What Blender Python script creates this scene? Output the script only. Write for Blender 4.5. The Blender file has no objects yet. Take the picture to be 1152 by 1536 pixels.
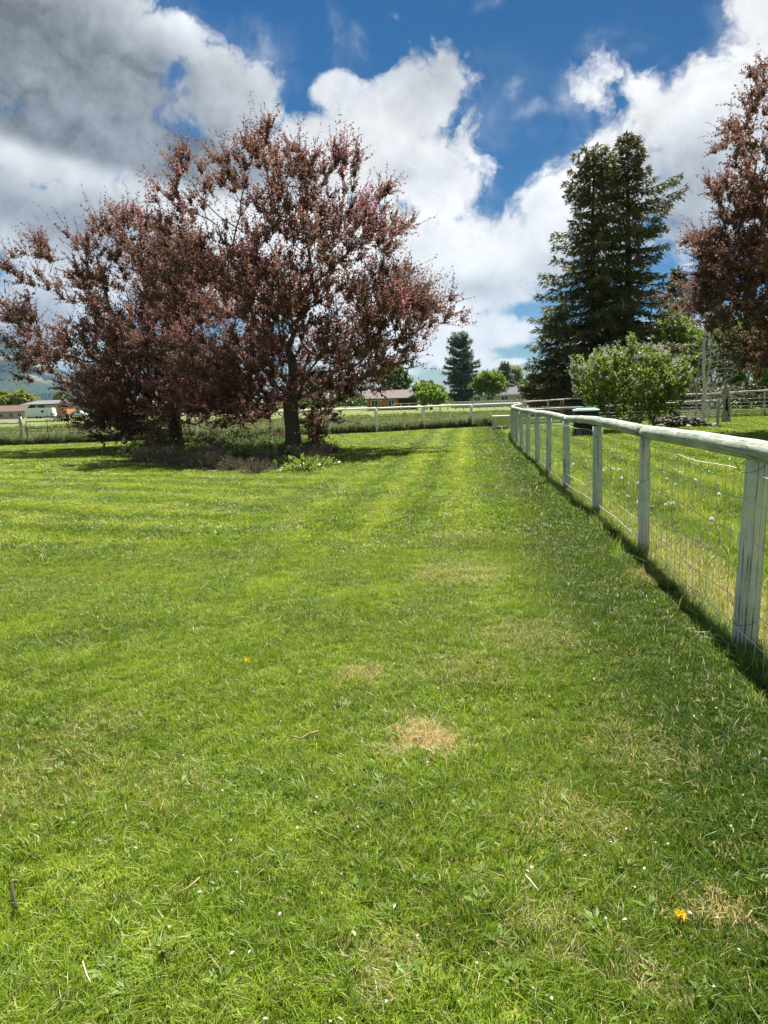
import bpy, math, random
import numpy as np
from math import pi, radians, sin, cos, atan, tan
from mathutils import Vector, Matrix, noise as mnoise

sc = bpy.context.scene
C = sc.collection
RNG = np.random.default_rng(7)

# ------------------------------------------------------------------ camera
F, H = 1100.0, 1.55                       # focal length in photo pixels (1152 wide), eye height
PITCH, ROLL = atan((768 - 604) / F), radians(-1.8)
cam_d = bpy.data.cameras.new('camera')
cam_d.sensor_fit = 'HORIZONTAL'; cam_d.sensor_width = 36; cam_d.lens = 36 * F / 1152
cam_d.clip_start = 0.05; cam_d.clip_end = 30000
cam = bpy.data.objects.new('camera', cam_d); C.objects.link(cam)
CM = Matrix.Rotation(pi / 2 - PITCH, 4, 'X') @ Matrix.Rotation(ROLL, 4, 'Z')
cam.matrix_world = Matrix.Translation((0, 0, H)) @ CM
sc.camera = cam
R3 = np.array(CM.to_3x3())


def ray(x, y):
    return R3 @ np.array([(x - 576) / F, (768 - y) / F, -1.0])


def G(x, y, z=0.0):                       # point of the ground seen at a photo pixel
    d = ray(x, y); t = (z - H) / d[2]
    return d * t + np.array([0, 0, H])


def at(x, y, dist):                       # point seen at a photo pixel, `dist` metres ahead
    d = ray(x, y)
    return d * (dist / d[1]) + np.array([0, 0, H])


# ------------------------------------------------------------------ sun and exposure
SUN_AZ, SUN_EL = radians(20), radians(61)          # azimuth to the right of the view
sd = np.array([sin(SUN_AZ) * cos(SUN_EL), cos(SUN_AZ) * cos(SUN_EL), sin(SUN_EL)])
sun_d = bpy.data.lights.new('sun', 'SUN'); sun_d.energy = 5.0; sun_d.angle = radians(0.53)
sun_d.color = (1.0, 0.95, 0.86)
sun = bpy.data.objects.new('sun', sun_d); C.objects.link(sun)
sun.rotation_euler = Vector(-sd).to_track_quat('-Z', 'Y').to_euler()
sun.location = (0, 0, 50)
sc.view_settings.view_transform = 'Standard'; sc.view_settings.look = 'None'
sc.view_settings.gamma = 1; sc.view_settings.use_curve_mapping = False
sc.view_settings.exposure = 1.60
sc.cycles.max_bounces = 7; sc.cycles.transmission_bounces = 5
sc.cycles.diffuse_bounces = 4; sc.cycles.glossy_bounces = 2
sc.cycles.use_denoising = True


# ------------------------------------------------------------------ node helpers
class NT:
    def __init__(s, tree):
        s.t = tree

    def n(s, typ, ins=None, **props):
        nd = s.t.nodes.new(typ)
        for k, v in props.items():
            setattr(nd, k, v)
        for k, v in (ins or {}).items():
            sk = nd.inputs[k]
            if isinstance(v, bpy.types.NodeSocket):
                s.t.links.new(v, sk)
            else:
                sk.default_value = v
        return nd

    def m(s, op, a, b=0.0, c=0.0, clamp=False):
        return s.n('ShaderNodeMath', {0: a, 1: b, 2: c}, operation=op, use_clamp=clamp).outputs[0]

    def v(s, op, a, b=(0, 0, 0), out=0):
        nd = s.n('ShaderNodeVectorMath', {0: a, 1: b}, operation=op)
        return nd.outputs['Value'] if op in ('DOT_PRODUCT', 'LENGTH', 'DISTANCE') else nd.outputs[0]

    def mix(s, f, a, b, blend='MIX'):
        nd = s.n('ShaderNodeMix', {'Factor': f} if False else {}, data_type='RGBA', blend_type=blend)
        for i, v in ((0, f), (6, a), (7, b)):
            if isinstance(v, bpy.types.NodeSocket):
                s.t.links.new(v, nd.inputs[i])
            else:
                nd.inputs[i].default_value = (*v, 1) if isinstance(v, tuple) and len(v) == 3 else v
        return nd.outputs[2]

    def noise(s, vec, scale, detail=4, rough=0.55, out=0, **kw):
        ins = {'Scale': scale, 'Detail': detail, 'Roughness': rough, **kw}
        if vec is not None:
            ins['Vector'] = vec
        return s.n('ShaderNodeTexNoise', ins).outputs[out]

    def ss(s, x, a, b):                   # smoothstep a..b -> 0..1
        return s.n('ShaderNodeMapRange', {0: x, 1: a, 2: b, 3: 0.0, 4: 1.0}, interpolation_type='SMOOTHSTEP').outputs[0]

    def lin(s, x, a, b, c=0.0, d=1.0):
        return s.n('ShaderNodeMapRange', {0: x, 1: a, 2: b, 3: c, 4: d}).outputs[0]

    def attr(s, name, out='Fac'):
        return s.n('ShaderNodeAttribute', attribute_name=name).outputs[out]

    def link(s, a, b):
        s.t.links.new(a, b)


def rgb(r, g, b):                         # sRGB 0..255 -> linear
    f = lambda c: (c / 255 / 12.92) if c < 10 else ((c / 255 + .055) / 1.055) ** 2.4
    return (f(r), f(g), f(b))


# ------------------------------------------------------------------ world: sky with clouds
world = bpy.data.worlds.new('World'); sc.world = world; world.use_nodes = True
W = NT(world.node_tree); world.node_tree.nodes.clear()
sky = W.n('ShaderNodeTexSky', sky_type='NISHITA', sun_disc=False, sun_elevation=SUN_EL, sun_rotation=-SUN_AZ,
          air_density=1.0, dust_density=0.35, ozone_density=3.0, altitude=900)
dirv = W.n('ShaderNodeTexCoord').outputs['Generated']


def unit(v):
    v = np.array(v, float); return v / np.linalg.norm(v)


def cloud_noise_group():
    g = bpy.data.node_groups.new('cloud_noise', 'ShaderNodeTree')
    g.interface.new_socket('Vector', in_out='INPUT', socket_type='NodeSocketVector')
    g.interface.new_socket('Fac', in_out='OUTPUT', socket_type='NodeSocketFloat')
    T = NT(g); gi = T.n('NodeGroupInput'); go = T.n('NodeGroupOutput')
    # cauliflower lumps: inverted cell distance of several sizes on top of soft fractal noise
    w = T.n('ShaderNodeVectorMath', {0: T.v('SUBTRACT', T.noise(gi.outputs[0], 10, 5, .55, out=1), (.5, .5, .5)), 1: (.14, .14, .14), 2: gi.outputs[0]}, operation='MULTIPLY_ADD').outputs[0]
    a = T.noise(w, 5.0, 10, 0.60)
    b = T.n('ShaderNodeTexVoronoi', {'Vector': w, 'Scale': 9.0, 'Detail': 4.0, 'Roughness': .55, 'Lacunarity': 2.3}, feature='F1', normalize=True).outputs['Distance']
    s = T.m('MULTIPLY_ADD', b, -0.75, T.m('MULTIPLY', a, 1.25))
    T.link(s, go.inputs[0])
    return g


CNG = cloud_noise_group()


def cnoise(vec):
    nd = W.n('ShaderNodeGroup', node_tree=CNG); W.link(vec, nd.inputs[0]); return nd.outputs[0]


warp = W.v('SUBTRACT', W.noise(dirv, 5.0, 3, 0.5, out=1), (.5, .5, .5))
dw = W.n('ShaderNodeVectorMath', {0: warp, 1: (.10, .10, .08), 2: dirv}, operation='MULTIPLY_ADD').outputs[0]


def blob(px, py, rx, ry, ang=0.0):        # an elongated cloud bank in the direction of a photo pixel
    c = unit(ray(px, py)); ca, sa = cos(radians(ang)), sin(radians(ang))
    a = unit(ray(px + rx * ca, py - rx * sa)) - unit(ray(px - rx * ca, py + rx * sa))
    b = unit(ray(px + ry * sa, py + ry * ca)) - unit(ray(px - ry * sa, py - ry * ca))
    ua = a / np.linalg.norm(a) / (np.linalg.norm(a) / 2); ub = b / np.linalg.norm(b) / (np.linalg.norm(b) / 2)
    u = W.v('DOT_PRODUCT', dw, tuple(ua)); v = W.v('DOT_PRODUCT', dw, tuple(ub))
    u = W.m('SUBTRACT', u, float(np.dot(c, ua))); v = W.m('SUBTRACT', v, float(np.dot(c, ub)))
    return W.m('SUBTRACT', 1.0, W.m('SQRT', W.m('MULTIPLY_ADD', u, u, W.m('MULTIPLY', v, v))))


def field(blobs, k=0.25):
    r = None
    for b in blobs:
        s = blob(*b)
        r = s if r is None else W.m('SMOOTH_MAX', r, s, k)
    return r


clouds = [(100, 110, 310, 140, 0), (320, 130, 110, 105, 0), (60, 10, 340, 90, 0), (180, 205, 230, 50, 0),
          (90, 335, 280, 105, 0), (40, 470, 140, 90, 0), (300, 300, 160, 90, 0),
          (570, 235, 170, 100, 8), (505, 125, 36, 36, 0), (610, 150, 80, 45, 0), (665, 270, 75, 80, 0), (440, 260, 100, 85, 0), (500, 360, 190, 110, 0),
          (730, 385, 150, 80, 5), (870, 330, 160, 100, 25), (905, 275, 150, 90, 35), (1060, 175, 165, 115, 45), (1140, 200, 120, 120, 0), (1160, 80, 105, 150, 15), (1130, 260, 170, 105, 8), (1200, 60, 110, 140, 0),
          (745, 492, 95, 32, 3), (690, 525, 80, 30, 0), (860, 505, 80, 28, 0), (560, 500, 120, 70, 0), (1010, 480, 60, 20, 0),
          (380, 430, 240, 110, 0), (110, 225, 200, 45, 0), (60, 250, 170, 75, 0), (985, 185, 105, 72, 45), (1070, 310, 130, 50, 10), (740, 540, 60, 14, 0)]
wisps = [(905, 76, 45, 26, 40), (778, 146, 26, 24, 0), (858, 172, 50, 40, 0), (500, 60, 40, 60, 0), (360, 60, 60, 80, 0), (750, 5, 50, 20, 0), (550, 60, 30, 40, 0), (800, 180, 40, 20, 0)]
thick = [(110, 100, 290, 130, -6, 1.15), (30, 30, 220, 120, 0, .85), (190, 212, 220, 44, -3, 1.9), (70, 330, 200, 70, 0, .75), (600, 255, 70, 45, 0, .42), (730, 430, 110, 32, 0, .5), (1060, 250, 150, 70, 35, .50),
         (850, 395, 100, 40, 20, .5), (40, 470, 110, 70, 0, .7), (750, 508, 70, 12, 0, .25), (1000, 340, 160, 36, 10, .5)]
fld = field(clouds)
wsp = field(wisps)
thk = None
for b in thick:
    s_ = W.m('MULTIPLY_ADD', W.m('ADD', W.m('MAXIMUM', blob(*b[:5]), -.7), .7), b[5], -.7)
    thk = s_ if thk is None else W.m('SMOOTH_MAX', thk, s_, .35)
cn = cnoise(dirv)
# beyond the frame: the same broken cover
fwd = W.v('DOT_PRODUCT', dirv, tuple(unit(ray(576, 560))))
outm = W.ss(fwd, 0.80, 0.62)
gen = W.m('MULTIPLY_ADD', W.noise(dirv, 2.2, 3, .5), 3.2, -1.55)
gen = W.m('MULTIPLY', outm, gen)
inm = W.m('SUBTRACT', 1.0, outm)
base = W.m('MULTIPLY_ADD', fld, inm, gen)
dens = W.m('MULTIPLY_ADD', W.m('SUBTRACT', cn, 0.37), 2.3, W.m('SUBTRACT', base, .06))
mask = W.ss(dens, -0.04, 0.34)
wisp = W.ss(W.noise(dw, 8, 9, .64), .46, .78)
mask = W.m('MAXIMUM', mask, W.m('MULTIPLY', wisp, W.m('MAXIMUM', W.m('MULTIPLY', W.ss(base, -.8, .1), .35), W.m('MULTIPLY', W.ss(wsp, -.1, .8), .8))))
# the side of each billow that faces the sun is brighter; deep parts are grey
cn2 = cnoise(W.v('ADD', dirv, tuple(sd * 0.03)))
lit = W.m('SUBTRACT', cn, cn2)
soft = W.noise(dw, 3.4, 6, .58)
shade = W.m('MULTIPLY_ADD', thk, inm, W.m('MULTIPLY', gen, .5))
shade = W.m('MAXIMUM', shade, -.7)
shade = W.m('MULTIPLY_ADD', W.m('SUBTRACT', soft, .5), 2.3, shade)
shade = W.m('MULTIPLY_ADD', W.m('SUBTRACT', cn, .37), .9, shade)
gray = W.ss(shade, -0.75, 0.75)
bri = W.m('MULTIPLY_ADD', lit, .75, W.lin(gray, 0, 1, .88, .25))
bri = W.m('MINIMUM', W.m('MAXIMUM', bri, .16), .98)
ccol = W.mix(gray, (1.0, 1.0, 1.0), (0.86, 0.95, 1.06))
CLOUD_GAIN = 7.3
cl = W.v('SCALE', ccol); W.link(W.m('MULTIPLY', bri, CLOUD_GAIN), cl.node.inputs['Scale'])
skyc = W.n('ShaderNodeHueSaturation', {'Saturation': 2.0, 'Value': 0.40, 'Color': sky.outputs[0]}).outputs[0]
tot = W.mix(mask, skyc, cl)
bg = W.n('ShaderNodeBackground', {'Color': tot, 'Strength': 0.05})
W.link(bg.outputs[0], W.n('ShaderNodeOutputWorld').inputs[0])
world.cycles.sampling_method = 'MANUAL'; world.cycles.sample_map_resolution = 512


# ------------------------------------------------------------------ mesh helpers
class MB:
    """collects quads and triangles with per-point attributes"""

    def __init__(s):
        s.V, s.Q, s.T, s.wc, s.rnd, s.n, s.sm = [], [], [], [], [], 0, True

    def add(s, V, Q=None, T=None, wc=None, rnd=None):
        V = np.asarray(V, float).reshape(-1, 3); k = len(V)
        s.V.append(V)
        if Q is not None and len(Q): s.Q.append(np.asarray(Q, int).reshape(-1, 4) + s.n)
        if T is not None and len(T): s.T.append(np.asarray(T, int).reshape(-1, 3) + s.n)
        s.wc.append(np.zeros((k, 3)) + (V if wc is None else wc))
        s.rnd.append(np.zeros(k) + (0.5 if rnd is None else rnd))
        s.n += k
        return s

    def box(s, x0, x1, y0, y1, z0, z1, bev=0.0, M=None, rnd=None):
        if bev <= 0:
            V = np.array([[x, y, z] for z in (z0, z1) for y in (y0, y1) for x in (x0, x1)], float)
            Q = [(0, 2, 3, 1), (4, 5, 7, 6), (0, 1, 5, 4), (2, 6, 7, 3), (0, 4, 6, 2), (1, 3, 7, 5)]
            T = None
        else:
            b = bev; V = []; idx = {}
            for sx in (0, 1):
                for sy in (0, 1):
                    for sz in (0, 1):
                        c = (x0 if sx == 0 else x1, y0 if sy == 0 else y1, z0 if sz == 0 else z1)
                        ins = (b if sx == 0 else -b, b if sy == 0 else -b, b if sz == 0 else -b)
                        for a in range(3):
                            p = [c[i] + (ins[i] if i != a else 0) for i in range(3)]
                            idx[(sx, sy, sz, a)] = len(V); V.append(p)
            Q, T = [], []
            for a in range(3):
                o = [i for i in range(3) if i != a]
                for sgn in (0, 1):
                    f = []
                    for u, w in ((0, 0), (1, 0), (1, 1), (0, 1)):
                        k = [0, 0, 0]; k[a] = sgn; k[o[0]] = u; k[o[1]] = w
                        f.append(idx[(*k, a)])
                    flip = (sgn == 0) ^ (a == 1)
                    Q.append(f[::-1] if flip else f)
            for a in range(3):
                o = [i for i in range(3) if i != a]
                for u in (0, 1):
                    for w in (0, 1):
                        k0 = [0, 0, 0]; k0[o[0]] = u; k0[o[1]] = w; k1 = list(k0); k1[a] = 1
                        Q.append([idx[(*k0, o[0])], idx[(*k0, o[1])], idx[(*k1, o[1])], idx[(*k1, o[0])]])
            for k in [(i, j, l) for i in (0, 1) for j in (0, 1) for l in (0, 1)]:
                T.append([idx[(*k, 0)], idx[(*k, 1)], idx[(*k, 2)]])
            V = np.array(V, float)
        wc = V.copy()
        if M is not None:
            V = V @ np.array(M.to_3x3()).T + np.array(M.translation)
        return s.add(V, Q, T, wc=wc, rnd=rnd)

    def tube(s, P, r, sides=8, cap=True, off=0.0, wob=0.0, rng=None, rnd=None, wscale=1.0):
        P = np.asarray(P, float); n = len(P); r = np.zeros(n) + r
        t = np.gradient(P, axis=0); t /= np.linalg.norm(t, axis=1)[:, None] + 1e-12
        ref = np.array([0, 0, 1.0]) if abs(t[0][2]) < .9 else np.array([1.0, 0, 0])
        a = np.cross(t[0], ref); a /= np.linalg.norm(a)
        A = np.zeros((n, 3)); B = np.zeros((n, 3))
        for i in range(n):
            a = a - t[i] * np.dot(a, t[i]); a /= np.linalg.norm(a) + 1e-12
            A[i] = a; B[i] = np.cross(t[i], a)
        th = np.arange(sides) * 2 * pi / sides
        cs, sn = np.cos(th), np.sin(th)
        rr = r[:, None] * np.ones(sides)[None]
        if wob and rng is not None:
            rr = rr * (1 + wob * (rng.normal(size=(1, sides)) * .6 + rng.normal(size=(n, sides)) * .35))
        V = P[:, None, :] + rr[:, :, None] * (A[:, None, :] * cs[None, :, None] + B[:, None, :] * sn[None, :, None])
        seg = np.concatenate([[0], np.cumsum(np.linalg.norm(np.diff(P, axis=0), axis=1))]) + off
        wc = np.stack([np.broadcast_to(cs * r.mean() * wscale, (n, sides)), np.broadcast_to(sn * r.mean() * wscale, (n, sides)),
                       np.broadcast_to(seg[:, None], (n, sides))], -1) + np.array([off * .37, 0, 0])
        i = np.arange(n - 1)[:, None] * sides; j = np.arange(sides)[None]; j2 = (j + 1) % sides
        Q = np.stack([i + j, i + j2, i + sides + j2, i + sides + j], -1).reshape(-1, 4)
        V = V.reshape(-1, 3); wc = wc.reshape(-1, 3); T = []
        if cap and sides > 2:
            k = len(V)
            V = np.vstack([V, P[0], P[-1]]); wc = np.vstack([wc, [wc[:sides].mean(0)], [wc[-sides:].mean(0)]])
            for q in range(sides):
                q2 = (q + 1) % sides
                T.append((k, q2, q)); T.append((k + 1, (n - 1) * sides + q, (n - 1) * sides + q2))
        return s.add(V, Q, T, wc=wc, rnd=rnd)

    def mesh(s, name, mat, smooth=True):
        me = bpy.data.meshes.new(name)
        V = np.vstack(s.V); me.vertices.add(len(V)); me.vertices.foreach_set('co', V.astype(np.float32).ravel())
        q = np.vstack(s.Q) if s.Q else np.zeros((0, 4), int); t = np.vstack(s.T) if s.T else np.zeros((0, 3), int)
        nl = q.size + t.size; me.loops.add(nl)
        me.loops.foreach_set('vertex_index', np.concatenate([q.ravel(), t.ravel()]).astype(np.int32))
        me.polygons.add(len(q) + len(t))
        me.polygons.foreach_set('loop_start', np.concatenate([np.arange(len(q)) * 4, q.size + np.arange(len(t)) * 3]).astype(np.int32))
        me.polygons.foreach_set('use_smooth', np.full(len(q) + len(t), smooth, bool))
        me.update(calc_edges=True)
        a = me.attributes.new('wc', 'FLOAT_VECTOR', 'POINT'); a.data.foreach_set('vector', np.vstack(s.wc).astype(np.float32).ravel())
        a = me.attributes.new('rnd', 'FLOAT', 'POINT'); a.data.foreach_set('value', np.concatenate(s.rnd).astype(np.float32))
        if mat: me.materials.append(mat)
        me.validate()
        return me

    def build(s, name, mat, parent=None, smooth=True, loc=None):
        o = bpy.data.objects.new(name, s.mesh(name, mat, smooth)); C.objects.link(o)
        if parent is not None: o.parent = parent
        if loc is not None: o.location = loc
        return o


def empty(name, loc=(0, 0, 0), rz=0.0):
    o = bpy.data.objects.new(name, None); C.objects.link(o)
    o.location = loc; o.rotation_euler = (0, 0, rz); o.empty_display_size = .2
    return o


def tag(o, label=None, cat=None, group=None, kind=None):
    if label: o['label'] = label
    if cat: o['category'] = cat
    if group: o['group'] = group
    if kind: o['kind'] = kind
    return o


def copy_tree(o, parent=None, loc=None, rz=None, label=None):
    c = o.copy(); C.objects.link(c); c.parent = parent
    if loc is not None: c.location = loc
    if rz is not None: c.rotation_euler = (0, 0, rz)
    if label: c['label'] = label
    for ch in list(o.children): copy_tree(ch, c)
    return c


# ------------------------------------------------------------------ materials
def material(name):
    m = bpy.data.materials.new(name); m.use_nodes = True; m.node_tree.nodes.clear()
    return m, NT(m.node_tree)


def finish(T, shader):
    T.link(shader, T.n('ShaderNodeOutputMaterial').inputs[0])


def leafy(T, col, trans=0.35, tcol=None, rough=.5, spec=.25):
    p = T.n('ShaderNodeBsdfPrincipled', {'Base Color': col, 'Roughness': rough, 'Specular IOR Level': spec})
    tr = T.n('ShaderNodeBsdfTranslucent', {'Color': col if tcol is None else tcol})
    return T.n('ShaderNodeMixShader', {0: trans, 1: p.outputs[0], 2: tr.outputs[0]}).outputs[0]


def leaf_mat(name, cols, trans=.35, tgain=1.4, rough=.45, spec=.3):
    m, T = material(name)
    r = T.n('ShaderNodeValToRGB', {0: T.attr('rnd')})
    el = r.color_ramp.elements
    while len(el) < len(cols): el.new(.5)
    for i, c in enumerate(cols):
        el[i].position = i / (len(cols) - 1); el[i].color = (*c, 1)
    tc = T.mix(1.0, r.outputs[0], (tgain, tgain, tgain), 'MULTIPLY')
    finish(T, leafy(T, r.outputs[0], trans, tc, rough, spec))
    return m


def plain(name, col, rough=.7, var=.15, scale=3.0, metallic=0.0, spec=.3, bump=0.0):
    m, T = material(name)
    w = T.attr('wc', 'Vector')
    n = T.noise(w, scale, 6, .6)
    c = T.mix(T.lin(n, .25, .75), tuple(x * (1 - var) for x in col), tuple(min(1, x * (1 + var)) for x in col))
    ins = {'Base Color': c, 'Roughness': rough, 'Metallic': metallic, 'Specular IOR Level': spec}
    p = T.n('ShaderNodeBsdfPrincipled', ins)
    if bump: T.link(T.n('ShaderNodeBump', {'Strength': bump, 'Distance': .02, 'Height': n}).outputs[0], p.inputs['Normal'])
    finish(T, p.outputs[0])
    return m


def bark_mat(name, a, b, s=1.0, bump=.6):
    m, T = material(name)
    w = T.n('ShaderNodeVectorMath', {0: T.attr('wc', 'Vector'), 1: (1, 1, .28)}, operation='MULTIPLY').outputs[0]
    n = T.noise(w, 22 * s, 6, .65); big = T.noise(w, 3 * s, 3, .5)
    c = T.mix(T.m('MULTIPLY_ADD', big, .5, T.m('MULTIPLY', n, .5)), a, b)
    p = T.n('ShaderNodeBsdfPrincipled', {'Base Color': c, 'Roughness': .9, 'Specular IOR Level': .15})
    T.link(T.n('ShaderNodeBump', {'Strength': bump, 'Distance': .03, 'Height': n}).outputs[0], p.inputs['Normal'])
    finish(T, p.outputs[0]); return m


def log_mat(name, pale, green, dark):
    """weathered pressure treated pole: grey-white wood, green stain, drying cracks and knots"""
    m, T = material(name)
    w = T.attr('wc', 'Vector')
    st = T.n('ShaderNodeVectorMath', {0: w, 1: (1, 1, .06)}, operation='MULTIPLY').outputs[0]
    st2 = T.n('ShaderNodeVectorMath', {0: w, 1: (1, 1, .02)}, operation='MULTIPLY').outputs[0]
    grain = T.noise(st, 55, 6, .68); band = T.noise(st2, 24, 4, .6); patch = T.noise(w, 3.2, 5, .65)
    c = T.mix(T.ss(patch, .42, .58), green, pale)
    c = T.mix(T.m('MULTIPLY', T.ss(grain, .42, .75), .7), c, tuple(x * .55 for x in pale))
    crack = T.ss(T.m('ABSOLUTE', T.m('SUBTRACT', band, .5)), .022, .006)
    crack = T.m('MULTIPLY', crack, T.ss(T.noise(w, 2.6, 3, .5), .42, .55))
    v = T.n('ShaderNodeTexVoronoi', {'Vector': T.n('ShaderNodeVectorMath', {0: w, 1: (1.2, 1.2, .5)}, operation='MULTIPLY').outputs[0], 'Scale': 7.0})
    knot = T.ss(v.outputs['Distance'], .16, .06)
    c = T.mix(T.m('MAXIMUM', T.m('MULTIPLY', crack, .6), T.m('MULTIPLY', knot, .55)), c, dark)
    p = T.n('ShaderNodeBsdfPrincipled', {'Base Color': c, 'Roughness': .78, 'Specular IOR Level': .25})
    hgt = T.m('SUBTRACT', T.m('MULTIPLY_ADD', patch, .5, T.m('MULTIPLY', grain, .6)), T.m('MULTIPLY', crack, 1.2))
    T.link(T.n('ShaderNodeBump', {'Strength': .8, 'Distance': .010, 'Height': hgt}).outputs[0], p.inputs['Normal'])
    finish(T, p.outputs[0]); return m


M = {}
M['log'] = log_mat('weathered_green_log', (.42, .44, .37), (.26, .33, .255), (.07, .06, .05))
M['post'] = log_mat('weathered_post', (.64, .63, .56), (.42, .52, .43), (.08, .07, .055))
M['oldpost'] = log_mat('old_grey_post', (.60, .59, .53), (.42, .43, .38), (.07, .06, .05))
M['brownpost'] = log_mat('brown_post', (.33, .20, .11), (.26, .15, .08), (.06, .04, .03))
M['whitepost'] = plain('pale_fence_paint', (.84, .83, .74), .7, .14, 4)
M['wire'] = plain('galvanised_wire', (.55, .56, .54), .5, .3, 6, metallic=.2)
M['darkwire'] = plain('rusty_wire', (.16, .15, .14), .6, .3, 6, metallic=.3)
M['gate'] = plain('dark_gate_tube', (.045, .05, .05), .6, .3, 4, metallic=0.0)
M['crab_bark'] = bark_mat('crabapple_bark', (.055, .046, .040), (.20, .175, .15))
M['dark_bark'] = bark_mat('conifer_bark', (.03, .025, .02), (.11, .085, .07))
M['grey_bark'] = bark_mat('grey_bark', (.10, .095, .085), (.30, .285, .26))
M['crab_leaf'] = leaf_mat('crabapple_leaf', [(.076, .035, .030), (.145, .074, .056), (.195, .110, .080), (.120, .048, .044), (.245, .155, .112), (.17, .095, .060)], .38, 1.5, .52, .22)
M['crab_flower'] = leaf_mat('crabapple_blossom', [(.38, .07, .14), (.58, .18, .28), (.70, .36, .44)], .35, 1.1, .6, .2)
M['needle'] = leaf_mat('dark_needles', [(.046, .054, .020), (.095, .102, .036), (.155, .150, .055), (.21, .195, .085)], .18, 1.3, .55, .2)
M['pine_needle'] = leaf_mat('pine_needles', [(.09, .12, .08), (.15, .19, .125), (.20, .235, .165)], .18, 1.2, .6, .2)
M['blue_needle'] = leaf_mat('bluish_needles', [(.045, .070, .055), (.085, .115, .090)], .18, 1.2, .6, .2)
M['lilac_leaf'] = leaf_mat('lilac_leaf', [(.070, .115, .014), (.140, .205, .024), (.215, .285, .040)], .38, 1.5, .4, .35)
M['lilac_flower'] = leaf_mat('lilac_blossom', [(.48, .41, .50), (.64, .58, .66), (.76, .73, .75)], .3, 1.0, .7, .2)
M['spring_leaf'] = leaf_mat('spring_leaf', [(.10, .17, .025), (.16, .24, .035), (.22, .29, .050)], .4, 1.5, .45, .3)
M['mid_leaf'] = leaf_mat('mid_green_leaf', [(.035, .075, .014), (.065, .120, .022), (.095, .160, .030)], .35, 1.4, .45, .3)
M['olive_leaf'] = leaf_mat('olive_leaf', [(.05, .080, .018), (.085, .120, .026), (.12, .15, .035)], .35, 1.4, .45, .3)
M['pale_leaf'] = leaf_mat('pale_new_leaf', [(.22, .25, .12), (.30, .33, .16), (.36, .38, .20)], .35, 1.2, .5, .2)
M['yellow_leaf'] = leaf_mat('yellow_green_leaf', [(.16, .19, .03), (.25, .28, .045), (.32, .34, .06)], .35, 1.3, .5, .2)
M['dry_stem'] = leaf_mat('dry_mauve_stem', [(.12, .095, .062), (.21, .165, .11), (.31, .25, .175)], .15, 1.0, .8, .1)
M['bed_leaf'] = leaf_mat('bed_leaf', [(.045, .085, .018), (.080, .135, .026), (.125, .190, .036)], .35, 1.4, .5, .25)

# lawn colour, shared by the soil sheet and the blades (by position in the place)
f0 = np.array([2.17, 4.29]); f1 = np.array([4.53, 24.7]); fdir = (f1 - f0) / np.linalg.norm(f1 - f0); fnor = np.array([fdir[1], -fdir[0]])
DRY = [(*G(640, 1110)[:2], .20, .9), (*G(612, 1085)[:2], .11, .5), (*G(540, 1015)[:2], .16, .7), (*G(690, 862)[:2], .45, .55), (*G(1058, 905)[:2], .22, .8), (*G(700, 805)[:2], .35, .3),
       (*G(700, 1010)[:2], .3, .3), (*G(790, 955)[:2], .35, .38), (*G(1080, 1370)[:2], .12, .7), (*G(820, 1400)[:2], .14, .4), (*G(590, 1450)[:2], .12, .45), (*G(60, 1180)[:2], .3, .3),
       (*G(150, 1090)[:2], .25, .25), (*G(860, 1230)[:2], .2, .35), (*G(960, 1130)[:2], .25, .3), (*G(250, 1180)[:2], .2, .3), (*G(1010, 870)[:2], .35, .6), (*G(960, 1450)[:2], .1, .4)]


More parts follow.
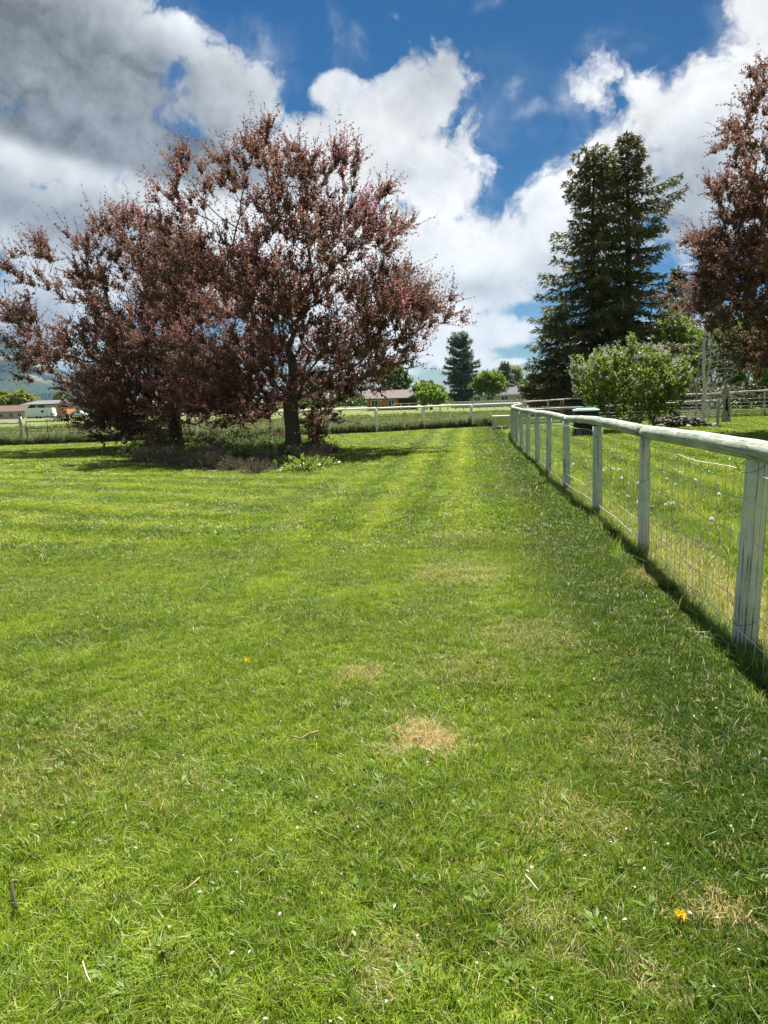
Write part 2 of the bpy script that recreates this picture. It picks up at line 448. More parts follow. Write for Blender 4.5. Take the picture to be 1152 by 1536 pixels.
def lawn_group():
    g = bpy.data.node_groups.new('lawn_colour', 'ShaderNodeTree')
    for nm in ('green', 'dry', 'lush'):
        g.interface.new_socket(nm, in_out='OUTPUT', socket_type='NodeSocketColor' if nm == 'green' else 'NodeSocketFloat')
    T = NT(g); go = T.n('NodeGroupOutput')
    pos = T.n('ShaderNodeNewGeometry').outputs['Position']
    flat = T.n('ShaderNodeVectorMath', {0: pos, 1: (1, 1, 0)}, operation='MULTIPLY').outputs[0]
    big = T.noise(flat, .35, 4, .55); med = T.noise(flat, 1.6, 5, .6); fine = T.noise(flat, 9, 4, .6)
    # distance to the pole fence line (negative on the camera's side)
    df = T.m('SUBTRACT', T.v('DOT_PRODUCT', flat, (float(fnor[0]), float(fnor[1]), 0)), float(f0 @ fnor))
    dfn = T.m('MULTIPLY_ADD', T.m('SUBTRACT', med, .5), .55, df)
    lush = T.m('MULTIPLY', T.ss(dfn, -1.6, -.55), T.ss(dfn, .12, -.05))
    c = T.mix(T.ss(T.m('MULTIPLY_ADD', fine, .35, T.m('MULTIPLY', med, .65)), .33, .68), (.132, .225, .021), (.250, .355, .036))
    c = T.mix(T.ss(big, .4, .65), c, (.160, .250, .026)); c = T.mix(T.m('MULTIPLY', T.ss(T.noise(flat, .75, 4, .6), .50, .66), .6), c, (.082, .150, .015))
    # mower stripes: one family along the fence, one across the left lawn
    along = T.m('SINE', T.m('MULTIPLY', T.m('MULTIPLY_ADD', T.m('SUBTRACT', med, .5), .25, T.m('MULTIPLY_ADD', T.m('SUBTRACT', big, .5), .9, df)), 2 * pi / 1.05))
    a2 = radians(62)
    cross = T.v('DOT_PRODUCT', flat, (float(-sin(a2 - pi / 2)), float(cos(a2 - pi / 2)), 0))
    cross = T.m('SINE', T.m('MULTIPLY', T.m('MULTIPLY_ADD', T.m('SUBTRACT', big, .5), 3.0, T.m('MULTIPLY_ADD', T.m('SUBTRACT', med, .5), .5, cross)), 2 * pi / 1.15))
    sx = T.ss(df, -5.5, -3.2)
    stripe = T.m('MULTIPLY_ADD', T.m('MULTIPLY', along, sx), 1.0, T.m('MULTIPLY', cross, T.m('SUBTRACT', 1.0, sx)))
    yy = T.n('ShaderNodeSeparateXYZ', {0: pos}).outputs[1]
    amp = T.m('MULTIPLY', T.ss(yy, 4.5, 10), T.m('MULTIPLY_ADD', big, .48, .12))
    st = T.m('MULTIPLY', stripe, amp)
    c = T.mix(T.ss(st, .05, .5), c, (.270, .340, .048)); c = T.mix(T.ss(st, -.05, -.5), c, (.105, .185, .020))  # light and shade of bent blades, plus drier lines, put into the colour
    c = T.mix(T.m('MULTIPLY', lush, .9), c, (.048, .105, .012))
    fine2 = T.noise(flat, 16, 4, .65)
    dry = None
    for x, y, r, k in DRY:
        e = T.v('DISTANCE', T.n('ShaderNodeVectorMath', {0: T.v('SUBTRACT', T.noise(flat, 3.5, 4, .6, out=1), (.5, .5, .5)), 1: (.45, .45, 0), 2: flat}, operation='MULTIPLY_ADD').outputs[0], (x, y, 0))
        e = T.m('MULTIPLY', T.ss(T.m('MULTIPLY_ADD', T.m('SUBTRACT', fine2, .5), 2.6, T.ss(e, r * 1.8, r * .1)), .30, .75), (min(1.0, k * 1.2) if k >= .85 else k * .74))
        dry = e if dry is None else T.m('MAXIMUM', dry, e)
    gen = T.m('MULTIPLY', T.ss(T.m('MULTIPLY_ADD', T.noise(flat, 2.6, 5, .65), .75, T.m('MULTIPLY', T.noise(flat, 14, 3, .6), .25)), .55, .68), .26)
    gen = T.m('MULTIPLY', gen, T.ss(yy, 14, 5))
    dry = T.m('MAXIMUM', dry, gen)
    under = T.m('MULTIPLY', T.m('MULTIPLY', T.ss(dfn, -.05, .12), T.ss(dfn, .75, .35)), T.m('MULTIPLY', T.ss(yy, 11, 6), .55))
    dry = T.m('MAXIMUM', dry, under)
    dry = T.m('MULTIPLY', dry, T.ss(fine, .22, .48), clamp=True)
    for s, k in ((c, 0), (dry, 1), (lush, 2)): T.link(s, go.inputs[k])
    return g


LG = lawn_group()


def lawn_mats():
    m, T = material('lawn_soil')
    g = T.n('ShaderNodeGroup', node_tree=LG)
    pos = T.n('ShaderNodeNewGeometry').outputs['Position']
    n = T.noise(pos, 60, 4, .7)
    soil = T.mix(n, (.05, .04, .022), (.15, .115, .06))
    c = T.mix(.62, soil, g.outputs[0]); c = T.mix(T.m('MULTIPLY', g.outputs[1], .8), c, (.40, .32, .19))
    p = T.n('ShaderNodeBsdfPrincipled', {'Base Color': c, 'Roughness': .95, 'Specular IOR Level': .1})
    T.link(T.n('ShaderNodeBump', {'Strength': .6, 'Distance': .03, 'Height': n}).outputs[0], p.inputs['Normal'])
    finish(T, p.outputs[0]); M['soil'] = m
    m, T = material('grass_blade')
    g = T.n('ShaderNodeGroup', node_tree=LG)
    r = T.attr('rnd'); h = T.attr('hgt')
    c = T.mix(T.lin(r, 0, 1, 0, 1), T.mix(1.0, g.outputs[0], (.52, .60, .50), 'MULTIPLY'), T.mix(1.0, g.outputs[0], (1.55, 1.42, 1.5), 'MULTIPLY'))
    r2 = T.m('FRACT', T.m('MULTIPLY', r, 17.31))
    straw = T.m('LESS_THAN', r2, T.m('MULTIPLY_ADD', g.outputs[1], .9, .07))
    c = T.mix(straw, c, T.mix(T.m('FRACT', T.m('MULTIPLY', r, 53.7)), (.34, .28, .13), (.62, .54, .32)))
    finish(T, leafy(T, c, .38, T.mix(1.0, c, (1.35, 1.3, .9), 'MULTIPLY'), .42, .32)); M['blade'] = m
    m, T = material('pasture_soil')
    pos = T.n('ShaderNodeNewGeometry').outputs['Position']
    st = T.n('ShaderNodeVectorMath', {0: pos, 1: (.35, 1.0, 1)}, operation='MULTIPLY').outputs[0]
    a = T.noise(st, .12, 5, .6); b = T.noise(pos, 1.5, 5, .65); cc = T.noise(st, .5, 4, .6)
    c = T.mix(T.ss(a, .35, .65), (.085, .128, .038), (.140, .175, .058)); c = T.mix(T.ss(b, .45, .75), c, (.16, .155, .075))
    c = T.mix(T.m('MULTIPLY', T.ss(cc, .55, .7), .5), c, (.24, .22, .05))
    p = T.n('ShaderNodeBsdfPrincipled', {'Base Color': c, 'Roughness': .95, 'Specular IOR Level': .1})
    T.link(T.n('ShaderNodeBump', {'Strength': 1.0, 'Distance': .3, 'Height': b}).outputs[0], p.inputs['Normal'])
    finish(T, p.outputs[0]); M['pasture'] = m


lawn_mats()
M['tall_grass'] = leaf_mat('tall_grass', [(.065, .11, .022), (.11, .165, .032), (.16, .20, .05), (.25, .23, .10)], .35, 1.3, .5, .25)
M['weed'] = leaf_mat('weed_leaf', [(.13, .165, .07), (.20, .235, .105), (.28, .29, .15)], .3, 1.2, .6, .2)
M['rough_grass'] = leaf_mat('rough_lawn_grass', [(.095, .165, .02), (.155, .25, .03), (.23, .31, .045), (.34, .33, .12)], .38, 1.35, .45, .3)

# ------------------------------------------------------------------ ground
FAR = [(-60, 36.2), (-17.9, 36.8), (-9.4, 37.45), (-4.8, 37.4), (-2.7, 38.0), (-.25, 38.8), (2.29, 40.3), (5.13, 42.0), (8.15, 42.9)]
LAWN = [(-60, -20), (60, -20), (60, 47), (20, 46), (8.15, 42.9)] + FAR[::-1][1:]


def sheet(name, poly, z, mat, kind='structure'):
    me = bpy.data.meshes.new(name); me.from_pydata([(x, y, z) for x, y in poly], [], [tuple(range(len(poly)))]); me.materials.append(mat)
    me.update()
    if me.polygons[0].normal.z < 0: me.flip_normals()
    o = bpy.data.objects.new(name, me); C.objects.link(o); o['kind'] = kind
    return o


sheet('pasture_ground', [(-9000, -300), (9000, -300), (9000, 9000), (-9000, 9000)], -.012, M['pasture'])
sheet('lawn', LAWN, 0, M['soil'])

# mountain beyond the pasture
def mountain():
    nx, ny = 190, 60
    xs = np.linspace(-9000, 2500, nx); ys = np.linspace(3200, 8200, ny)
    V = np.zeros((ny, nx, 3))
    prof_px = [(-900, 478), (-500, 470), (-200, 474), (0, 488), (60, 512), (100, 545), (170, 580), (240, 600), (330, 611), (1152, 580)]
    azs = [(p[0] - 576) / F for p in prof_px]; els = [max(0.0, (604 + .0314 * (576 - p[0]) - p[1])) / F for p in prof_px]; els[-1] = 0; els[-2] = .002
    for j, y in enumerate(ys):
        for i, x in enumerate(xs):
            e = np.interp(x / y, azs, els)
            t = (y - 3200) / 5000
            env = min(1, t / .55) ** 1.15 if t < .55 else max(0, 1 - (t - .55) / .6)
            z = e * (3200 + .55 * 5000) * env
            n = mnoise.fractal(Vector((x / 900, y / 900, 1.3)), .9, 2.1, 6)
            rid = 1 - abs(mnoise.noise(Vector((x / 700 + .4 * y / 700, y / 1500, 4.2))))
            z *= (.86 + .16 * n + .10 * rid)
            foot = 70 * math.exp(-((y - 3700) / 260) ** 2) * np.interp(x / y, [-1.2, -.55, -.40, -.3], [1.6, 1.2, .9, 0]) * (1 + .3 * n)
            V[j, i] = (x, y, max(z, foot) - 3)
    i = np.arange(ny - 1)[:, None] * nx; j = np.arange(nx - 1)[None]
    Q = np.stack([i + j, i + j + 1, i + nx + j + 1, i + nx + j], -1).reshape(-1, 4)
    m, T = material('mountain_forest')
    pos = T.n('ShaderNodeNewGeometry').outputs['Position']
    a = T.noise(pos, .0016, 7, .6); b = T.noise(pos, .012, 6, .7)
    c = T.mix(b, (.008, .017, .020), (.020, .036, .034))
    z = T.n('ShaderNodeSeparateXYZ', {0: pos}).outputs[2]
    mead = T.m('MULTIPLY', T.ss(T.m('MULTIPLY_ADD', b, .25, T.m('MULTIPLY', a, .8)), .56, .62), T.m('MULTIPLY', T.ss(z, 150, 240), T.ss(z, 480, 400)))
    c = T.mix(mead, c, (.24, .23, .16))
    c = T.mix(T.m('MULTIPLY', T.ss(a, .45, .6), T.ss(z, 80, 130)), c, T.mix(mead, (.035, .058, .038), (.22, .21, .15)))
    p = T.n('ShaderNodeBsdfPrincipled', {'Base Color': c, 'Roughness': 1, 'Specular IOR Level': 0})
    T.link(T.n('ShaderNodeBump', {'Strength': 1, 'Distance': 40, 'Height': b}).outputs[0], p.inputs['Normal'])
    finish(T, p.outputs[0])
    mb = MB(); mb.add(V.reshape(-1, 3), Q)
    o = mb.build('mountain', m); o['kind'] = 'structure'
    return V[:, :, 2].max()


MTOP = mountain()
print('MTOP', MTOP)


def haze():
    m, T = material('haze_air')
    v = T.n('ShaderNodeVolumePrincipled', {'Color': (.45, .68, 1.0, 1), 'Density': 0.000035})
    T.link(v.outputs[0], T.n('ShaderNodeOutputMaterial').inputs[1])
    mb = MB(); mb.box(-9500, 9500, -800, 9500, -1.5, MTOP + 25)
    o = mb.build('haze', m, smooth=False); o['kind'] = 'stuff'; o['label'] = 'thin blue haze of distance before the mountain'


USE_HAZE = True
if USE_HAZE: haze()


# ------------------------------------------------------------------ scattering of countless blades (geometry nodes)
def scatter(name, patches, pts, mat, label):
    """patches: list of (V, Q, T, rnd, hgt); pts: array rows x y z rx ry rz scale variant"""
    Vs, Qs, Ts, rn, hg, pid = [], [], [], [], [], []
    n = 0
    for k, (V, Q, T, r, h) in enumerate(patches):
        Vs.append(V); n0 = n; n += len(V)
        if len(Q): Qs.append(Q + n0)
        if len(T): Ts.append(T + n0)
        rn.append(r); hg.append(h); pid.append(np.full(len(V), k))
    npts = len(pts)
    Vs.append(pts[:, :3]); rn.append(np.zeros(npts)); hg.append(np.zeros(npts)); pid.append(100 + pts[:, 7])
    me = bpy.data.meshes.new(name)
    V = np.vstack(Vs); me.vertices.add(len(V)); me.vertices.foreach_set('co', V.astype(np.float32).ravel())
    q = np.vstack(Qs) if Qs else np.zeros((0, 4), int); t = np.vstack(Ts) if Ts else np.zeros((0, 3), int)
    me.loops.add(q.size + t.size); me.loops.foreach_set('vertex_index', np.concatenate([q.ravel(), t.ravel()]).astype(np.int32))
    me.polygons.add(len(q) + len(t))
    me.polygons.foreach_set('loop_start', np.concatenate([np.arange(len(q)) * 4, q.size + np.arange(len(t)) * 3]).astype(np.int32))
    me.update(calc_edges=True)
    for nm, d in (('rnd', rn), ('hgt', hg), ('pid', pid)):
        a = me.attributes.new(nm, 'FLOAT', 'POINT'); a.data.foreach_set('value', np.concatenate(d).astype(np.float32))
    full = np.zeros((len(V), 3), np.float32); full[-npts:] = pts[:, 3:6]
    a = me.attributes.new('rot', 'FLOAT_VECTOR', 'POINT'); a.data.foreach_set('vector', full.ravel())
    s = np.ones(len(V), np.float32); s[-npts:] = pts[:, 6]
    a = me.attributes.new('scl', 'FLOAT', 'POINT'); a.data.foreach_set('value', s)
    me.materials.append(mat)
    o = bpy.data.objects.new(name, me); C.objects.link(o); o['kind'] = 'stuff'; o['label'] = label
    g = bpy.data.node_groups.new(name, 'GeometryNodeTree')
    g.interface.new_socket('Geometry', in_out='INPUT', socket_type='NodeSocketGeometry')
    g.interface.new_socket('Geometry', in_out='OUTPUT', socket_type='NodeSocketGeometry')
    T = NT(g); gi = T.n('NodeGroupInput'); go = T.n('NodeGroupOutput'); join = T.n('GeometryNodeJoinGeometry')
    na = lambda nm, ty='FLOAT': T.n('GeometryNodeInputNamedAttribute', {'Name': nm}, data_type=ty).outputs[0]
    pidv = na('pid')
    for k in range(len(patches)):
        def sel(val):
            cmp_ = T.n('ShaderNodeMath', {0: pidv, 1: float(val), 2: .1}, operation='COMPARE')
            sp = T.n('GeometryNodeSeparateGeometry', {'Geometry': gi.outputs[0], 'Selection': cmp_.outputs[0]}, domain='POINT')
            return sp.outputs[0]
        p = T.n('GeometryNodeMeshToPoints', {'Mesh': sel(100 + k)})
        e = T.n('FunctionNodeEulerToRotation', {0: na('rot', 'FLOAT_VECTOR')})
        ins = T.n('GeometryNodeInstanceOnPoints', {'Points': p.outputs[0], 'Instance': sel(k), 'Rotation': e.outputs[0], 'Scale': na('scl')})
        T.link(ins.outputs[0], join.inputs[0])
    T.link(join.outputs[0], go.inputs[0])
    md = o.modifiers.new('scatter', 'NODES'); md.node_group = g
    return o


def blades(rng, n, rad, hmin, hmax, w, lean=.35, gauss=True, curl=.5, dirlean=0.0, square=0.0):
    """n grass blades of two segments around the origin; dirlean tips them all towards +Y"""
    if square:
        x, y = rng.uniform(-square, square, n), rng.uniform(-square, square, n)
    else:
        a = rng.uniform(0, 2 * pi, n); r = rad * np.sqrt(rng.uniform(0, 1, n)); x, y = r * np.cos(a), r * np.sin(a)
    # tufts: blades of one tuft share height, lie and tint
    m = max(4, n // 28); ca, cr = rng.uniform(0, 2 * pi, m), (square or rad) * 1.05 * np.sqrt(rng.uniform(0, 1, m))
    cx, cy = cr * np.cos(ca), cr * np.sin(ca)
    own = np.argmin((x[:, None] - cx[None]) ** 2 + (y[:, None] - cy[None]) ** 2, 1)
    pull = rng.uniform(.0, .45, n); x, y = x + (cx[own] - x) * pull, y + (cy[own] - y) * pull
    h = rng.uniform(hmin, hmax, n) * np.clip(rng.normal(1, .28, m), .5, 1.6)[own]; ww = w * rng.uniform(.6, 1.35, n)
    a = rng.uniform(0, 2 * pi, m)[own] + rng.normal(0, .9, n); k = np.abs(rng.normal(0, lean, n))
    lx, ly = np.cos(a) * k, np.sin(a) * k + dirlean
    yaw = rng.uniform(0, 2 * pi, n); px, py = np.cos(yaw) * ww / 2, np.sin(yaw) * ww / 2
    z0 = np.zeros(n)
    b = np.stack([x, y, z0 - .004], 1)
    mid = np.stack([x + lx * h * .45, y + ly * h * .45, h * .58], 1)
    tip = np.stack([x + lx * h * (1 + curl), y + ly * h * (1 + curl), h * (1 - .25 * np.clip(np.hypot(lx, ly), 0, 1.5))], 1)
    s = np.stack([px, py, z0], 1)
    V = np.stack([b - s, b + s, mid + s * .85, mid - s * .85, tip], 1).reshape(-1, 3)
    i = np.arange(n)[:, None] * 5
    Q = i + np.array([[0, 1, 2, 3]]); T = i + np.array([[3, 2, 4]])
    rnd = np.repeat(np.clip(rng.uniform(0, 1, m)[own] * .55 + rng.uniform(0, 1, n) * .6 - .07, 0, 1), 5); hg = np.tile([0, 0, .55, .55, 1.0], n)
    return V, Q, T, rnd, hg


def inpoly(x, y, poly):
    r = np.zeros(len(x), bool); n = len(poly)
    for i in range(n):
        x0, y0 = poly[i]; x1, y1 = poly[(i + 1) % n]
        c = ((y0 > y) != (y1 > y)) & (x < (x1 - x0) * (y - y0) / (y1 - y0 + 1e-12) + x0)
        r ^= c
    return r


def grid_pts(rng, y0, y1, step, margin=1.2, slope=.56, poly=None):
    X, Y = [], []
    y = y0
    while y < y1:
        half = slope * y + margin
        x = np.arange(-half, half, step); X.append(x + rng.uniform(-.5, .5, len(x)) * step); Y.append(y + rng.uniform(-.5, .5, len(x)) * step)
        y += step
    x, y = np.concatenate(X), np.concatenate(Y)
    if poly is not None:
        k = inpoly(x, y, poly); x, y = x[k], y[k]
    return x, y


FENCE = [(1.30, -1.6), (1.75, 1.45), (2.17, 4.29), (2.56, 7.12), (2.87, 9.75), (3.07, 12.2), (3.37, 14.85), (3.72, 17.55), (3.98, 20.0), (4.27, 22.4), (4.57, 24.9), (4.93, 27.5), (5.35, 30.1), (5.75, 32.5), (6.35, 35.0), (6.95, 37.5), (7.55, 40.2), (8.15, 42.7)]
fx, fy = np.array([p[0] for p in FENCE]), np.array([p[1] for p in FENCE])


def side(x, y):                            # >0: right of the pole fence
    return x - np.interp(y, fy, fx)


def stripe_rot(rng, x, y):
    """blades lie the way the mower went"""
    df = (np.stack([x, y], 1) - f0) @ fnor
    al = np.sin(df * 2 * pi / 1.05)
    a2 = radians(62) - pi / 2
    cr = np.sin((-sin(a2) * x + cos(a2) * y) * 2 * pi / 1.5)
    th_al = -math.atan2(fdir[0], fdir[1]) + np.where(al > 0, 0, pi)
    th_cr = a2 + pi / 2 * 0 - pi / 2 + np.where(cr > 0, 0, pi)
    th = np.where(df > -4.2, th_al, th_cr)
    spread = np.where(y < 5, 3.2, .7)
    return th + rng.normal(0, 1, len(x)) * spread


def bed_poly():
    px = [(178, 690), (190, 684), (225, 670), (262, 664), (320, 661), (400, 660), (455, 664), (492, 676), (508, 688), (505, 700), (470, 709), (390, 713), (320, 708), (240, 698)]
    return [tuple(G(*p)[:2]) for p in px]


BED = bed_poly()


def lawn_grass():
    rng = np.random.default_rng(11)
    near = [blades(rng, 2500, .25, .018, .046, .0032, lean=.5, dirlean=.2) for _ in range(5)]
    near += [blades(rng, 2000, .25, .016, .038, .0034, lean=.8, dirlean=.2)]
    x, y = grid_pts(rng, .6, 8.2, .205, margin=2.4, poly=LAWN)
    k = side(x, y) < .02; x, y = x[k], y[k]
    d = side(x, y); lush = np.clip((d + 1.0) / .8, 0, 1)
    pts = np.stack([x, y, 0 * x, 0 * x, 0 * x, stripe_rot(rng, x, y), rng.uniform(.85, 1.15, len(x)) * (1 + .35 * lush), rng.integers(0, 6, len(x))], 1)
    scatter('lawn_grass', near, pts, M['blade'], 'short mown green lawn grass near the camera')
    mid = [blades(rng, 2200, .5, .025, .055, .0075, lean=.5, dirlean=.30) for _ in range(4)]
    x, y = grid_pts(rng, 8.0, 17.5, .47, margin=3, poly=LAWN); k = side(x, y) < .05; x, y = x[k], y[k]
    pts = np.stack([x, y, 0 * x, 0 * x, 0 * x, stripe_rot(rng, x, y), rng.uniform(.85, 1.2, len(x)), rng.integers(0, 4, len(x))], 1)
    x, y = grid_pts(rng, 17.3, 44, .95, margin=2, poly=LAWN); k = (side(x, y) < .05) & ~inpoly(x, y, BED); x, y = x[k], y[k]
    far = [blades(rng, 2400, 1.0, .03, .06, .014, lean=.5, dirlean=.34) for _ in range(3)]
    p2 = np.stack([x, y, 0 * x, 0 * x, 0 * x, stripe_rot(rng, x, y), rng.uniform(.9, 1.1, len(x)), 4 + rng.integers(0, 3, len(x))], 1)
    scatter('mown_grass', mid + far, np.vstack([pts, p2]), M['blade'], 'striped mown lawn stretching back to the far fence')
    # the rougher lawn behind the wire
    rg = [blades(rng, 1500, .35, .04, .10, .005, lean=.5) for _ in range(3)] + [blades(rng, 900, .35, .06, .20, .006, lean=.45) for _ in range(2)]
    x, y = grid_pts(rng, 2.0, 13, .33, margin=1.5, poly=LAWN); k = (side(x, y) > .02); x, y = x[k], y[k]
    nz = np.array([mnoise.noise(Vector((a * .55, b * .55, 2))) for a, b in zip(x, y)])
    var = np.where((nz > .05) & (np.abs(side(x, y) - 2.2) < 1.5), rng.integers(3, 5, len(x)), rng.integers(0, 3, len(x)))
    pts = np.stack([x, y, 0 * x, 0 * x, 0 * x, rng.uniform(0, 6.28, len(x)), rng.uniform(.8, 1.15, len(x)), var], 1)
    rf = [blades(rng, 2400, 1.0, .05, .10, .016, lean=.5) for _ in range(3)]
    x, y = grid_pts(rng, 12.8, 46, .95, margin=2.5, slope=.6, poly=LAWN); k = (side(x, y) > .3); x, y = x[k], y[k]
    p2 = np.stack([x, y, 0 * x, 0 * x, 0 * x, rng.uniform(0, 6.28, len(x)), rng.uniform(.8, 1.1, len(x)), 5 + rng.integers(0, 3, len(x))], 1)
    scatter('rough_grass', rg + rf, np.vstack([pts, p2]), M['blade'], 'longer unmown grass on the right behind the wire fence')
    # long grass standing along the foot of the pole fence
    tf = [blades(rng, 60, .11, .05, .17, .0035, lean=.5) for _ in range(5)]
    yy = 1.2 + 30 * rng.uniform(0, 1, 900) ** 1.5; xx = np.interp(yy, fy, fx) + rng.normal(-.03, .11, 900)
    ex = []
    for px_, py_ in FENCE[1:8]:
        ex += [(px_ + rng.normal(0, .07), py_ + rng.normal(0, .07)) for _ in range(9)]
    xx = np.concatenate([xx, [e[0] for e in ex]]); yy = np.concatenate([yy, [e[1] for e in ex]])
    pts = np.stack([xx, yy, 0 * xx, 0 * xx, 0 * xx, rng.uniform(0, 6.28, len(xx)), rng.uniform(.4, 1.1, len(xx)), rng.integers(0, 5, len(xx))], 1)
    scatter('fence_grass', tf, pts, M['rough_grass'], 'uncut tufts of grass along the foot of the pole fence')


def pasture_grass():
    rng = np.random.default_rng(12)
    tall = [blades(rng, 900, .7, .15, .42, .020, lean=.28) for _ in range(4)]
    weeds = []
    for _ in range(3):
        V, Q, T, r, h = blades(rng, 700, .42, .15, .62, .035, lean=.55); weeds.append((V, Q, T, r, h))
    # a band behind the far fence, thinning out into the field
    X, Y = [], []
    fxx, fyy = [p[0] for p in FAR], [p[1] for p in FAR]
    for row in np.concatenate([np.arange(.7, 6, .75), np.arange(6, 40, 1.6)]):
        xs = np.arange(-36, 26, .85 if row < 6 else 1.5); ys = np.interp(xs, fxx, fyy) + row
        X.append(xs + rng.uniform(-.4, .4, len(xs))); Y.append(ys + rng.uniform(-.3, .3, len(xs)))
    x, y = np.concatenate(X), np.concatenate(Y)
    k = np.abs(x) < .62 * y; x, y = x[k], y[k]
    pts = np.stack([x, y, 0 * x, 0 * x, 0 * x, rng.uniform(0, 6.28, len(x)), rng.uniform(.6, 1.1, len(x)), rng.integers(0, 4, len(x))], 1)
    scatter('pasture_grass', tall, pts, M['tall_grass'], 'tall unmown pasture grass beyond the far fence')
    xs = rng.uniform(-20, 7.5, 210); ys = np.interp(xs, fxx, fyy) + rng.uniform(.25, .9, 210)
    pts = np.stack([xs, ys, 0 * xs, 0 * xs, 0 * xs, rng.uniform(0, 6.28, 210), rng.uniform(.55, 1.15, 210), rng.integers(0, 3, 210)], 1)
    scatter('weed_strip', weeds, pts, M['weed'], 'strip of greyish green weeds along the far fence')
    # yellow flowers dotted through the pasture: little tilted discs
    mb = MB()
    for _ in range(2600):
        yy = 40 + 70 * rng.uniform() ** 1.5; xx = rng.uniform(-.5, .3) * yy
        if yy < np.interp(xx, fxx, fyy) + .6: continue
        z = rng.uniform(.18, .38); s = rng.uniform(.025, .05)
        a = np.arange(6) * pi / 3 + rng.uniform(0, 1)
        tx, ty = rng.normal(0, .5, 2)
        V = np.stack([xx + s * np.cos(a), yy + s * np.sin(a), z + s * (np.cos(a) * tx + np.sin(a) * ty)], 1)
        mb.add(np.vstack([V, [[xx, yy, z + s * .5]]]), None, [(i, (i + 1) % 6, 6) for i in range(6)], rnd=rng.uniform())
    o = mb.build('yellow_flowers', leaf_mat('dandelion_yellow', [(.55, .42, .02), (.70, .58, .03)], .2, 1, .7, .1))
    tag(o, 'yellow flowers dotted through the pasture grass', kind='stuff')


lawn_grass()
pasture_grass()


# ------------------------------------------------------------------ trees
def leaves(mb, P, D, N, L, Wd, rnd, fold=.25):
    """four-point leaves: base P, direction D, normal-ish N"""
    D = D / (np.linalg.norm(D, axis=1)[:, None] + 1e-9)
    S = np.cross(D, N); S /= np.linalg.norm(S, axis=1)[:, None] + 1e-9
    U = np.cross(S, D)
    L = np.asarray(L)[:, None]; Wd = np.asarray(Wd)[:, None]
    b = P; t = P + D * L; m = P + D * L * .45
    V = np.stack([b, m + S * Wd * .5 + U * Wd * fold, t, m - S * Wd * .5 + U * Wd * fold], 1).reshape(-1, 3)
    i = np.arange(len(P))[:, None] * 4
    mb.add(V, i + np.array([[0, 1, 2, 3]]), rnd=np.repeat(rnd, 4))


def grow(rng, trunk, targets, step=.45, wpath=.38, jit=.05, up=.25):
    """a limb skeleton: every target is joined to the cheapest point already grown"""
    P = [np.array(p, float) for p in trunk]; par = [-1] + list(range(len(trunk) - 1))
    pl = [0.0]
    for i in range(1, len(P)): pl.append(0.0 if i < len(P) else 0)
    first = max(1, len(trunk) - 3)
    fork = P[-1]
    order = np.argsort(np.linalg.norm(targets - fork, axis=1))
    cap = 30000; A = np.zeros((cap, 3)); L = np.zeros(cap); n = len(P)
    A[:n] = P; L[:n] = 0; L[:first] = 99
    tips = []
    for ti in order:
        t = targets[ti]
        cost = np.linalg.norm(A[:n] - t, axis=1) + wpath * L[:n]
        low = np.maximum(0, A[:n, 2] - t[2])                # limbs mostly rise
        j = int(np.argmin(cost + .25 * low))
        v = t - A[j]; l = np.linalg.norm(v)
        if l < 1e-4: continue
        dj = A[j] - A[par[j]] if par[j] >= 0 else np.array([0, 0, 1.0]); dj = dj / (np.linalg.norm(dj) + 1e-9)
        c1 = A[j] + (dj * .6 + v / l * .4) * l * .33; c2 = t - (v / l + np.array([0, 0, up])) * l * .28
        m = max(1, int(round(l / step))); prev = j
        for k in range(1, m + 1):
            u = k / m
            q = (1 - u) ** 3 * A[j] + 3 * u * (1 - u) ** 2 * c1 + 3 * u * u * (1 - u) * c2 + u ** 3 * t
            if k < m: q = q + rng.normal(0, jit * min(1, l), 3)
            A[n] = q; par.append(prev); L[n] = L[prev] + np.linalg.norm(q - A[prev]); prev = n; n += 1
            if n >= cap - 2: break
        tips.append(prev)
        if n >= cap - 60: break
    A = A[:n]; par = np.array(par)
    w = np.zeros(n)
    kids = np.bincount(par[par >= 0], minlength=n)
    for i in range(n - 1, -1, -1):
        if kids[i] == 0: w[i] += 1
        if par[i] >= 0: w[par[i]] += w[i]
    return A, par, w


def skeleton_mesh(mb, A, par, w, r0, rtip, flare=1.35):
    n = len(A); g = math.log(rtip / r0) / math.log(1 / w[0]); r = r0 * (w / w[0]) ** g
    r[0] *= flare
    if n > 1: r[1] *= 1 + (flare - 1) * .25
    ch = [[] for _ in range(n)]
    for i in range(1, n): ch[par[i]].append(i)
    stack = [(0, None)]; off = 0
    while stack:
        s, frm = stack.pop(); chain = [] if frm is None else [frm]
        i = s
        while True:
            chain.append(i)
            if not ch[i]: break
            k = sorted(ch[i], key=lambda c: -w[c])
            for c in k[1:]: stack.append((c, i))
            i = k[0]
        rr = r[chain].copy()
        if frm is not None: rr[0] = min(r[frm], rr[1] * 1.25)
        mx = rr.max(); sides = 12 if mx > .12 else 7 if mx > .04 else 5 if mx > .015 else 3
        if len(chain) > 1:
            mb.tube(A[chain], rr, sides, cap=False, off=off); off += 3.1


def ell_targets(rng, lobes, n, shell=.35):
    """points through a union of ellipsoids; lobes: cx cy cz rx ry rz weight"""
    L = np.array(lobes, float); vol = L[:, 3] * L[:, 4] * L[:, 5] * (L[:, 6] if L.shape[1] > 6 else 1); k = rng.choice(len(L), n, p=vol / vol.sum())
    d = rng.normal(size=(n, 3)); d /= np.linalg.norm(d, axis=1)[:, None]
    r = rng.uniform(0, 1, n) ** (1 / 3) * (1 - shell) + shell * rng.uniform(.75, 1, n)
    return L[k, :3] + d * r[:, None] * L[k, 3:6]


